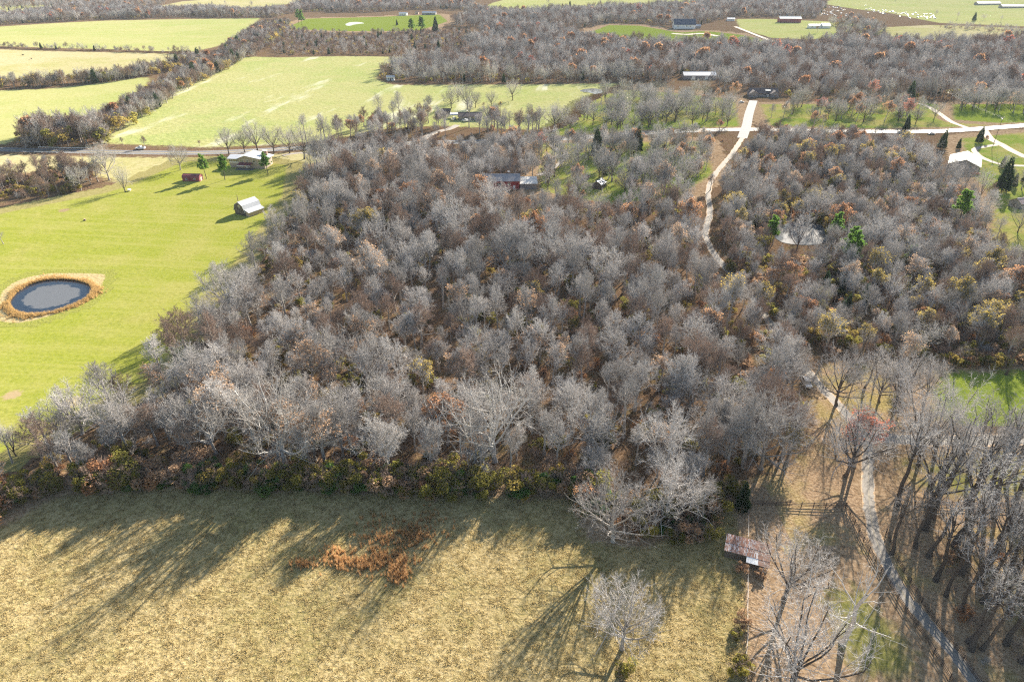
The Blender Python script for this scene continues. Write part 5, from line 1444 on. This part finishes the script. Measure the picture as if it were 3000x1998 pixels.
underwood([(2120, 1200), (2600, 1130), (2600, 1700), (2330, 1640), (2200, 1430)], 4.4, 63, [('thicket', 6), ('rust_shrub', 1)], (1.2, 3.0))
underwood([(1700, 320), (1240, 320), (850, 340), (850, 290), (1240, 300), (1600, 470), (1240, 470)], 10, 64, UND, (1.5, 3.5))

# ------------------------------------------------------------------ trees placed one by one after the photograph
def solo(kind, base, top_y, zone, label=None):
    h = height_from(base, top_y)
    SHOWN.append(dict(kind=kind, x=base.x, y=base.y, h=min(h, 27), rot=random.uniform(0, 6.28), zone=zone, solo=True, lod=False, v=random.randint(0, 98), label=label))
def ty(crop, y): return {'A': y / 2.355, 'B': 380 + y / 2.355, 'C': 1000 + y / 2.355, 'D': 1450 + y / 2.861}[crop]
for k, x, y, t in (('oak', 560, 420, 225), ('oak', 755, 350, 70), ('vase', 865, 430, 250), ('oak', 1245, 280, 80), ('forest', 25, 790, 660)): solo(k, B(1, x, y), ty('B', t), 'lawn')
solo('pine', B(1, 1425, 340), ty('B', 178), 'lawnpine', 'bright green pine standing beside the red garden shed'); solo('pine', B(1, 1552, 347), ty('B', 180), 'lawnpine', 'bright green pine between the red garden shed and the stone house')
solo('pine', B(1, 1850, 310), ty('B', 165), 'lawnpine', 'bright green pine in front of the stone house corner')
for x, y, t in ((1580, 1065, 860), (1775, 1040, 805), (1890, 1062, 845), (1690, 1050, 870), (2000, 1060, 870), (2100, 1100, 830)): solo('darkoak', A(1, x, y), ty('A', t), 'roadtree')
for x, y, t in ((1000, 1022, 925), (850, 1000, 940), (1380, 1010, 960)): solo('brown', A(1, x, y), ty('A', t), 'roadtree')
for x, y, t in ((1183, 695, 535), (760, 750, 600), (805, 705, 555), (870, 755, 570), (925, 745, 620), (1040, 742, 620), (1470, 900, 690), (1505, 885, 700), (1675, 832, 640), (1735, 867, 680), (1865, 862, 640), (1940, 782, 610), (2010, 692, 540), (2120, 882, 640), (2300, 842, 580), (265, 800, 620), (400, 810, 610), (600, 800, 630)): solo('darkoak' if x > 700 else 'forest', A(2, x, y), ty('A', t), 'meadowtree')
for x, y, t, k in ((270, 920, 835, 'rust'), (1385, 1075, 890, 'red'), (560, 1130, 1000, 'rust'), (1100, 760, 690, 'yellow'), (985, 745, 700, 'yellow')): solo(k, A(2, x, y), ty('A', t), 'autumn')
for x, y, t in ((1760, 1090, 880), (2040, 1050, 870), (670, 360, 275)): solo('cedar', A(2, x, y), ty('A', t), 'conifer')
for x, y, t in ((1560, 700, 555), (1540, 900, 790), (985, 410, 345), (1620, 420, 370), (1560, 1010, 925), (1780, 1030, 890), (2040, 990, 870), (1900, 1030, 955), (2200, 1165, 1075), (940, 740, 655), (1000, 760, 680)): solo('cedar', A(3, x, y), ty('A', t), 'conifer')
for x, y, t, k in ((2060, 70 * 2.355, 30 * 2.355, 'pine'), (2085, 80 * 2.355, 34 * 2.355, 'pine'), (490, 245, 130, 'pine'), (560, 245, 120, 'pine'), (650, 235, 115, 'cedar'), (385, 178, 135, 'cedar')): solo(k, A(1 if x > 2000 else 2, x, y), ty('A', t), 'conifer')
for x, y, t, k in ((2330, 390, 270, 'red'), (780, 560, 470, 'red'), (1040, 520, 410, 'red'), (1280, 700, 520, 'red'), (960, 880, 760, 'yellow'), (900, 880, 740, 'rust'), (250, 910, 810, 'red'), (2085, 990, 925, 'rust'), (350, 700, 540, 'rust'), (1880, 420, 350, 'red'), (1450, 1280, 1060, 'rust')): solo(k, A(3 if x != 2330 else 2, x, y), ty('A', t), 'autumn')
for x, y, t in ((600, 800, 600), (1030, 800, 585), (1130, 920, 680), (1150, 980, 720), (1900, 660, 425), (1540, 960, 800)): solo('pine', B(3, x, y), ty('B', t), 'eastpine')
for x, y, t in ((2200, 430, 190), (2280, 400, 300), (980, 1150, 1020), (1080, 1160, 1030), (1500, 980, 900)): solo('cedar', B(3, x, y), ty('B', t), 'conifer')
for x, y, t, k in ((560, 480, 370, 'yellow'), (1210, 320, 200, 'rust'), (220, 1140, 720, 'tan'), (1960, 700, 470, 'rust'), (2100, 560, 440, 'rust'), (2050, 760, 610, 'tan')): solo(k, B(2, x, y), ty('B', t), 'autumn')
for x, y, t, k in ((880, 560, 380, 'yellow'), (780, 620, 460, 'yellow'), (640, 640, 470, 'tan'), (1500, 480, 370, 'yellow'), (1440, 330, 160, 'rust'), (1820, 520, 340, 'rust'), (110, 330, 220, 'rust'), (190, 420, 280, 'tan'), (480, 960, 830, 'yellow'), (2000, 1100, 940, 'yellow'), (2120, 860, 770, 'yellow'), (1500, 800, 660, 'yellow')): solo(k, B(3, x, y), ty('B', t), 'autumn')
# the front row of the wood above the meadow
solo('white', C(1, 1965, 860), ty('C', 165), 'front', 'huge pale-limbed bare tree leaning over the meadow shrubs'); solo('white', C(1, 1490, 770), ty('C', 330), 'front', 'broad pale-limbed bare tree beside the huge leaning one')
solo('oak', C(1, 860, 720), ty('C', 260), 'front', 'bare tree with drooping limbs at the pond lawn corner of the wood'); solo('oak', C(1, 570, 640), ty('C', 250), 'front'); solo('oak', C(1, 470, 680), ty('C', 400), 'front'); solo('brown', C(1, 1090, 720), ty('C', 400), 'front')
solo('vase', C(1, 110, 790), ty('C', 580), 'front'); solo('white', C(2, 1060, 830), ty('C', 170), 'front', 'tall pale bare tree with long straight trunk and drooping lower limbs'); solo('snag', C(2, 665, 770), ty('C', 335), 'dead', 'dead broken pale tree with stubby white branches above the shrubs'); solo('snag', C(2, 832, 850), ty('C', 540), 'dead', 'thin dead grey trunk beside the broken pale tree')
solo('tall', C(2, 1300, 540), ty('C', 170), 'front'); solo('oak', C(2, 380, 580), ty('C', 210), 'front'); solo('tall', C(2, 1600, 300), ty('C', -60), 'front'); solo('oak', C(2, 1700, 760), ty('C', 330), 'front'); solo('oak', C(2, 2230, 930), ty('C', 440), 'front'); solo('forest', C(2, 80, 760), ty('C', 330), 'front'); solo('tan', C(1, 2260, 860), ty('C', 330), 'front')
solo('oak', D1(560, 390), ty('C', 880), 'front', 'wide bare tree with twisted pale limbs jutting into the meadow'); solo('oak', D1(1000, 260), ty('C', 800), 'front', 'pale twisted bare tree rising from the jutting shrub clump'); solo('forest', D1(1290, 250), ty('C', 870), 'front', 'dense silvery bare tree at the paddock end of the jutting clump')
solo('oak', D1(635, 1290), ty('D', 700), 'meadow', 'lone spreading bare tree standing in the dry meadow')
solo('darkoak', D2(-10, 870), ty('D', 260), 'paddock', 'leaning bare tree with dark trunk beside the rusty shed')
solo('snag', D2(480, 1240), ty('D', 430), 'dead', 'dead tree with bleached white limbs in the paddock corner')
solo('darkoak', D2(60, 1640), ty('D', 850), 'paddock', 'large bare tree below the dead bleached one')
for x, y, t in ((1060, 440, 30), (1355, 420, 90), (1470, 440, 40), (1120, 930, 420), (1660, 430, 100)): solo('darkoak', C(3, x, y), ty('C', t), 'lanetree')
solo('red', C(3, 1180, 860), ty('C', 400), 'lanetree', 'bare tree with scarlet leaves left on one side by the lane junction')
for x, y, t, k in ((420, 870, 290, 'forest'), (300, 800, 380, 'forest'), (540, 880, 330, 'oak'), (100, 900, 420, 'forest')): solo(k, C(3, x, y), ty('C', t), 'lanetree')
solo('yellow', C(3, 725, 830), ty('C', 540), 'lanetree', 'leaning tree with yellow-green leaves by the paddock fence')
for x, y, t, k in ((1690, 1150, 480, 'vase'), (1960, 1115, 420, 'vase'), (2060, 1130, 400, 'dark'), (2290, 1110, 380, 'dark'), (1480, 1130, 520, 'dark'), (2150, 1080, 450, 'dark'), (2230, 1000, 430, 'tall')): solo(k, C(3, x, y), ty('C', t), 'grovetree')
for x, y, t in ((890, 500, -60), (1090, 440, -180), (1200, 520, -100), (1260, 720, 60), (1460, 520, -60), (1700, 560, 0), (1900, 600, -20), (1950, 900, 200), (1650, 900, 250), (1850, 1250, 520), (1980, 1400, 640), (1560, 1300, 600)): solo('dark', D2(x, y), ty('D', t), 'grovetree')
for x, y, t in ((1870, 150, 0), (2230, 170, -100)): solo('dark', C(3, x, y + 60), ty('C', t), 'glade')
solo('cedar', C(3, 405, 1165), ty('C', 975), 'conifer', 'small yellow-green cedar at the end of the paddock fence')

# shrubs along the meadow edge, each placed
def edge_shrub(kind, base, h, zone='edge'):
    SHOWN.append(dict(kind=kind, x=base.x, y=base.y, h=h, rot=random.uniform(0, 6.28), zone=zone, solo=True, lod=False, v=random.randint(0, 98)))
for k in range(170):
    x = random.uniform(-40, 1690) * 1.2744
    xp = x / 1.2744
    y0 = np.interp(xp, [-40, 0, 130, 400, 800, 1320, 1400, 1480, 1600, 1690], [1195, 1185, 1135, 1118, 1126, 1140, 1205, 1225, 1185, 1150])
    kk = random.choices(['olive_shrub', 'green_shrub', 'yellow_shrub', 'rust_shrub'], [5, 2.0 if 300 < xp < 1500 else 0.3, 0.9, 2.6 if xp > 300 else 4])[0]
    edge_shrub(kk, P(xp, y0 - random.uniform(-4, 22)), random.uniform(2.8, 6.8))
for k in range(24): edge_shrub(random.choice(['olive_shrub', 'rust_shrub', 'olive_shrub', 'green_shrub']), D1(random.uniform(420, 1380), random.uniform(150, 400)), random.uniform(2.5, 5.0))
for x, y, h in ((660, 170, 4.5), (600, 190, 4.2), (720, 200, 3.6), (860, 120, 3.5)): edge_shrub('green_shrub', G(300 + x / 2.355, 1350 + y / 2.355), h)
for x, y, h in ((1905, 130, 3.6), (2250, 190, 4.6)): edge_shrub('yellow_shrub', G(300 + x / 2.355, 1350 + y / 2.355), h)
for x, y, h in ((640, 1520, 3.2), (1600, 1500, 3.2), (1650, 1430, 2.6), (1580, 1180, 1.8)): edge_shrub('olive_shrub', D1(x, y), h, 'meadowshrub')
for x, y, h in ((1630, 640, 2.2), (1640, 1090, 2.4), (1790, 690, 1.8)): edge_shrub('rust_shrub', D1(x, y), h, 'meadowshrub')
for k in range(26):
    edge_shrub(random.choice(['olive_shrub', 'yellow_shrub', 'rust_shrub']), P(random.uniform(2160, 2400), random.uniform(826, 850)), random.uniform(2.5, 4.5), 'gladeedge')

# ------------------------------------------------------------------ trees as objects, the mass of the wood as one body
NAME = dict(forest='bare_tree', oak='bare_tree', tall='bare_tree', dark='bare_tree', darkoak='bare_tree', vase='bare_tree', brown='bare_tree', white='bare_tree', bare='bare_tree',
            tan='tan_leaved_tree', rust='rust_leaved_tree', red='red_leaved_tree', yellow='yellow_leaved_tree', olive_shrub='leafy_shrub', green_shrub='leafy_shrub', yellow_shrub='leafy_shrub',
            rust_shrub='leafy_shrub', olive='leafy_shrub', thicket='thicket_bush', cedar='cedar_tree', pine='pine_tree', snag='dead_tree')
LOOK = dict(forest='bare grey tree ', oak='bare spreading tree', tall='tall slender bare tree', dark='bare dark-trunked tree', darkoak='bare dark spreading tree', vase='bare tree forked low', brown='bare brownish tree', white='bare pale-limbed tree', bare='bare grey tree',
            tan='thin tan-leaved tree', rust='rust-leaved tree', red='red-leaved tree', yellow='yellow-leaved tree', olive_shrub='olive shrub', green_shrub='dark green shrub', yellow_shrub='yellow shrub',
            rust_shrub='brown-leaved shrub', olive='olive bush', thicket='twiggy brown bush', cedar='dark green cedar', pine='green pine', snag='dead bleached tree')
CAT = dict(bare_tree='tree', tan_leaved_tree='tree', rust_leaved_tree='tree', red_leaved_tree='tree', yellow_leaved_tree='tree', leafy_shrub='shrub', thicket_bush='bush', cedar_tree='cedar', pine_tree='pine', dead_tree='dead tree', hedgerow_tree='tree')
ZONE = dict(main='in the main wood', north='in the wood by the highway', roadside='in the copse across the highway', clearing='in the clearing', east='in the thicket wood', grove='in the grove', paddock='in the paddock', sidelane='beside the side lane',
            glade='by the glade', park='on the park lawn', drive='on the drive lawn', pole='on the pole lawn', yard='in the house yard', lawnstrip='in the shrub strip by the lawn', corner='in the hedge corner', hedge='in the long hedgerow', crosshedge='in the hedge under the tan field',
            fieldhedge='in the thin hedge above the tan field', farwood='in the far woods', farfield='alone on far pasture', lawn='on the pond lawn', lawnpine='on the pond lawn', roadtree='beside the highway', meadowtree='beyond the highway', autumn='among bare trees', conifer='among bare trees',
            eastpine='in the thicket wood', front='on the meadow edge of the wood', dead='by the meadow', meadow='in the meadow', lanetree='beside the gravel lane', grovetree='in the grove', edge='along the meadow edge', meadowshrub='by the wire fence', gladeedge='along the glade')
LM = [('round pond', ROUND_C), ('stone barn', G(728, 600)), ('stone house', hl), ('red house', G(1470, 548)), ('grey shed', G(1755, 550)), ('ranch house', G(1378, 350)), ('rusty shed', cc), ('parked SUV', G(2362, 1128)), ('lane junction', P(1990, 1010)),
      ('wood pond', G(2350, 690)), ('green-roofed house', G(2822, 490)), ('concrete drive', P(1722, 262)), ('brown-roofed house', G(2232, 281)), ('long pale shed', G(2046, 231)), ('field pond', G(1730, 268)), ('paddock fence', Fz(900, 235)), ('loop drive', P(2290, 340)),
      ('huge leaning tree', C(1, 1965, 860)), ('broken dead tree', C(2, 665, 770)), ('lane bend', P(1622, 540)), ('bright pine', B(3, 1900, 660)), ('white barn', G(2003, 84)), ('red barn', G(2311, 67)), ('highway bridge', A(1, 500, 1020)), ('utility pole', G(2906, 436)), ('lone meadow tree', D1(635, 1290)), ('bleached dead tree', D2(480, 1240)), ('woodland drive', P(2160, 262)), ('lane middle', P(1725, 680))]
LM[-1] = ('long lane straight', P(1725, 680))
LMX = np.array([(p.x, p.y) for _, p in LM])

def tree_label(t):
    if t.get('label'): return t['label'], None
    k, k2 = np.argsort(np.hypot(LMX[:, 0] - t['x'], LMX[:, 1] - t['y']))[:2]
    big = ('tall ' if t['h'] > 17 else 'short ' if t['h'] < 13.5 else '') if t['kind'] in ('forest', 'oak', 'brown', 'tan', 'darkoak') else ''
    if len(f"{big}{LOOK[t['kind']]} {ZONE[t['zone']]} between and {LM[k][0]} {LM[k2][0]}".replace('-', ' ').split()) > 15: big = ''; k2 = k
    lab = f"{LOOK[t['kind']]} {ZONE[t['zone']]}, near the {LM[k][0]}" if k2 == k else f"{big}{LOOK[t['kind']]} {ZONE[t['zone']]}, between {LM[k][0]} and {LM[k2][0]}"
    return lab, f"look-alikes: {lab}"

def show_size(t):
    z = H1(t['x'], t['y'])
    a = proj(t['x'], t['y'], z); b = proj(t['x'], t['y'], z + t['h'])
    inside = -60 < a[0] < 3060 and b[1] < 2000 and a[1] > 0
    return (FPX * t['h'] / a[2]) * (1 if inside else 0.05)

masses, objs = [], []
SHOWN.sort(key=lambda t: (-int(t['solo']), -show_size(t)))
count = {}
HEDGES = ('corner', 'hedge', 'crosshedge', 'fieldhedge')
for t in SHOWN:
    nm = 'hedgerow_tree' if t['zone'] in HEDGES and t['kind'] in ('bare', 'brown', 'tan', 'thicket', 'olive') else NAME[t['kind']]
    t['name'] = nm
    far_mass = t['lod'] and t['zone'] == 'farwood' and nm in ('bare_tree', 'thicket_bush', 'leafy_shrub', 'tan_leaved_tree')
    if (count.get(nm, 0) >= 300 or far_mass) and not (t['solo'] and nm == 'bare_tree'):
        masses.append(t)
    else:
        count[nm] = count.get(nm, 0) + 1; objs.append(t)
print('individual plants', count, 'in the mass', len(masses), 'under', len(under))
SOLO_SPOTS = np.array([(t['x'], t['y']) for t in objs if t['solo'] and t['kind'] not in ('olive_shrub', 'green_shrub', 'yellow_shrub', 'rust_shrub')])

for t in objs:
    lab, grp = tree_label(t)
    z = H1(t['x'], t['y']) - 0.05
    if t['lod']:
        me, h0 = LOD[t['kind'] if t['kind'] in LOD else 'bare'][t['v'] % len(LOD[t['kind'] if t['kind'] in LOD else 'bare'])]
        r = thing(t['name'], lab, CAT[t['name']], (t['x'], t['y'], z), t['rot'], grp, me, t['h'] / h0)
    else:
        tm, cm, h0 = PROTO[t['kind']][t['v'] % len(PROTO[t['kind']])]
        r = thing(t['name'], lab, CAT[t['name']], (t['x'], t['y'], z), t['rot'], grp, None, t['h'] / h0)
        r.scale = (r.scale.x * t.get('w', 1.0), r.scale.y * t.get('w', 1.0), r.scale.z); r.rotation_euler.x = 0.06 * math.sin(t['v'] * 1.7) * (t['kind'] not in ('cedar',)); r.rotation_euler.y = 0.06 * math.sin(t['v'] * 2.9 + 1)
        link('trunk', tm, r); link('crown', cm, r)

def scatter_object(name, protos, pts, rot, scale, pick, tilt=None):
    """one body of uncountable plants: points that carry a prototype, a turn and a size"""
    coll = bpy.data.collections.new(name + '_kinds')
    for i, ms in enumerate(protos):
        ch = bpy.data.collections.new(f'{name}_{i:03d}'); coll.children.link(ch)
        for j, m in enumerate(ms): ch.objects.link(bpy.data.objects.new(f'{name}_{i:03d}_{j}', m))
    me = bpy.data.meshes.new(name); me.vertices.add(len(pts)); me.vertices.foreach_set('co', np.asarray(pts, np.float32).ravel())
    for an, ty_, arr in (('turn', 'FLOAT', rot), ('size', 'FLOAT', scale), ('girth', 'FLOAT', np.asarray(scale) * (0.82 + 0.4 * np.random.default_rng(3).random(len(pts)))), ('pick', 'INT', pick)):
        a = me.attributes.new(an, ty_, 'POINT'); a.data.foreach_set('value', np.asarray(arr, np.float32 if ty_ == 'FLOAT' else np.int32))
    ob = link(name, me); ob['kind'] = 'stuff'
    ng = bpy.data.node_groups.new(name, 'GeometryNodeTree')
    ng.interface.new_socket('Geometry', in_out='INPUT', socket_type='NodeSocketGeometry'); ng.interface.new_socket('Geometry', in_out='OUTPUT', socket_type='NodeSocketGeometry')
    N = ng.nodes
    gi = N.new('NodeGroupInput'); go = N.new('NodeGroupOutput')
    ci = N.new('GeometryNodeCollectionInfo'); ci.inputs['Collection'].default_value = coll; ci.inputs['Separate Children'].default_value = True; ci.inputs['Reset Children'].default_value = True
    ip = N.new('GeometryNodeInstanceOnPoints'); ip.inputs['Pick Instance'].default_value = True
    def attr(nm, ty_):
        n = N.new('GeometryNodeInputNamedAttribute'); n.data_type = ty_; n.inputs['Name'].default_value = nm; return n.outputs['Attribute']
    cx = N.new('ShaderNodeCombineXYZ'); ng.links.new(attr('turn', 'FLOAT'), cx.inputs['Z'])
    er = N.new('FunctionNodeEulerToRotation'); ng.links.new(cx.outputs[0], er.inputs[0])
    ng.links.new(gi.outputs[0], ip.inputs['Points']); ng.links.new(ci.outputs[0], ip.inputs['Instance']); ng.links.new(attr('pick', 'INT'), ip.inputs['Instance Index'])
    cs = N.new('ShaderNodeCombineXYZ'); gw = attr('girth', 'FLOAT'); ng.links.new(gw, cs.inputs['X']); ng.links.new(gw, cs.inputs['Y']); ng.links.new(attr('size', 'FLOAT'), cs.inputs['Z'])
    ng.links.new(er.outputs[0], ip.inputs['Rotation']); ng.links.new(cs.outputs[0], ip.inputs['Scale']); ng.links.new(ip.outputs[0], go.inputs[0])
    ob.modifiers.new('plants', 'NODES').node_group = ng
    return ob

plist, pidx = [], {}
for k, l in PROTO.items():
    for i, (tm, cm, h) in enumerate(l): pidx[('n', k, i)] = (len(plist), h); plist.append([tm, cm])
for k, l in LOD.items():
    for i, (m, h) in enumerate(l): pidx[('f', k, i)] = (len(plist), h); plist.append([m])
def as_points(ts):
    pts, rot, sc, pk = [], [], [], []
    for t in ts:
        kind = t['kind']
        if t['lod']: kind = kind if kind in LOD else 'bare'; key = ('f', kind, t['v'] % len(LOD[kind]))
        else: key = ('n', kind, t['v'] % len(PROTO[kind]))
        i, h0 = pidx[key]
        pts.append((t['x'], t['y'], H1(t['x'], t['y']) - 0.05)); rot.append(t['rot']); sc.append(t['h'] / h0); pk.append(i)
    return pts, rot, sc, pk
ob = scatter_object('woodland', plist, *as_points(masses)); ob['label'] = 'dense mass of bare grey woodland trees'
ob = scatter_object('undergrowth', plist, *as_points([dict(kind=u[0], x=u[1], y=u[2], h=u[3], rot=u[4], v=u[5], lod=False) for u in under])); ob['label'] = 'brown twiggy undergrowth on the woodland floor'

# ------------------------------------------------------------------ grasses
def tuft(seed, n, h, spread, w, mat, lean=0.5):
    rng = np.random.default_rng(seed)
    a = np.stack([rng.normal(0, spread, n), rng.normal(0, spread, n), np.full(n, -0.02)], 1)
    d = unit(np.stack([rng.normal(0, lean, n), rng.normal(0, lean, n), np.ones(n)], 1))
    V, F = twig_tris(rng, np.stack([a, a + d * (h * rng.uniform(0.6, 1.3, n))[:, None]], 1), w)
    p = Parts(); p.add(V, F, mat); return p.mesh('tuft')
def grass(name, label, pts, tufts, smin, smax, seed):
    rng = np.random.default_rng(seed)
    P3 = np.column_stack([pts, hgt(pts[:, 0], pts[:, 1])])
    ob = scatter_object(name, [[t] for t in tufts], P3, rng.random(len(pts)) * 6.283, rng.uniform(smin, smax, len(pts)), rng.integers(0, len(tufts), len(pts)))
    ob['label'] = label
mead = [p for n, p in REGIONS if n == 'dry_meadow'][0]
lo, hi = np.array([-110, 55.0]), np.array([60, 140.0])
rg = np.random.default_rng(77)
cand = lo + rg.random((60000, 2)) * (hi - lo)
clump = np.sin(cand[:, 0] * 0.9 + 2 * np.sin(cand[:, 1] * 0.5)) * np.cos(cand[:, 1] * 1.1 + np.sin(cand[:, 0] * 0.4))
cand = cand[inpoly(cand, mead) & ~blocked(cand, -1.8) & (rg.random(len(cand)) < 0.55 + 0.45 * clump)]
grass('meadow_grass', 'tufts of dry golden grass covering the meadow', cand, [tuft(401 + i, 16, 0.30, 0.20, 0.11, 'grass_dry', 0.8) for i in range(4)], 0.6, 1.35, 5)
# broomsedge patch
c0 = G(300 + 1950 / 2.355, 1350 + 560 / 2.355)
q = []
for (x, y, sx, sy, n) in ((1880, 520, 80, 80, 90), (1960, 600, 80, 70, 60), (2220, 430, 80, 55, 75), (2140, 520, 70, 40, 160), (1780, 720, 90, 30, 160), (1620, 660, 60, 40, 110), (1910, 680, 30, 25, 90), (2060, 720, 50, 50, 130), (1380, 715, 50, 20, 60), (2040, 800, 40, 30, 70)):
    for k in range(n):
        g_ = G(300 + (x + rg.normal(0, sx)) / 2.355, 1350 + (y + rg.normal(0, sy)) / 2.355); q.append((g_.x, g_.y))
grass('broomsedge_grass', 'patch of tall rust-orange broom grass in the meadow', np.array(q), [tuft(420 + i, 26, 0.95, 0.10, 0.05, 'grass_rust', 0.16) for i in range(3)], 0.7, 1.3, 6)
# reeds round the pond
line = ROUND_POLY; q = []
cen = line.mean(0)
for k in range(3600):
    i = rg.integers(0, len(line)); p_ = line[i] + (line[(i + 1) % len(line)] - line[i]) * rg.random()
    o_ = (p_ - cen) / np.linalg.norm(p_ - cen)
    th = math.atan2(o_[1], o_[0]); lush = 0.55 + 0.3 * math.sin(th * 3 + 1) + 0.3 * math.sin(th * 7)
    if rg.random() < 0.35 + lush: q.append(p_ + o_ * (abs(rg.normal(0, 1.0)) * (0.6 + max(lush, 0)) - 0.3))
grass('reeds', 'ring of golden reeds round the pond', np.array(q), [tuft(430 + i, 18, 1.05, 0.12, 0.06, 'reed', 0.2) for i in range(3)], 0.6, 1.2, 8)
# rough grass verge in lawns and fields close by
lawn = [p for n, p in REGIONS if n == 'pond_lawn'][0]

# ------------------------------------------------------------------ haze
HAZE = 0.00004
m, nt, out = nodes_of('haze')
pv = nd(nt, 'ShaderNodeVolumePrincipled')
pv.inputs['Color'].default_value = (0.72, 0.84, 1.0, 1); pv.inputs['Density'].default_value = HAZE; pv.inputs['Anisotropy'].default_value = 0.0
nt.links.new(pv.outputs[0], out.inputs['Volume'])
hz = MB().box(-3200, -450, -9, 3200, 4300, 112).build('haze', m); hz['kind'] = 'stuff'; hz['label'] = 'thin blue haze over the valley'
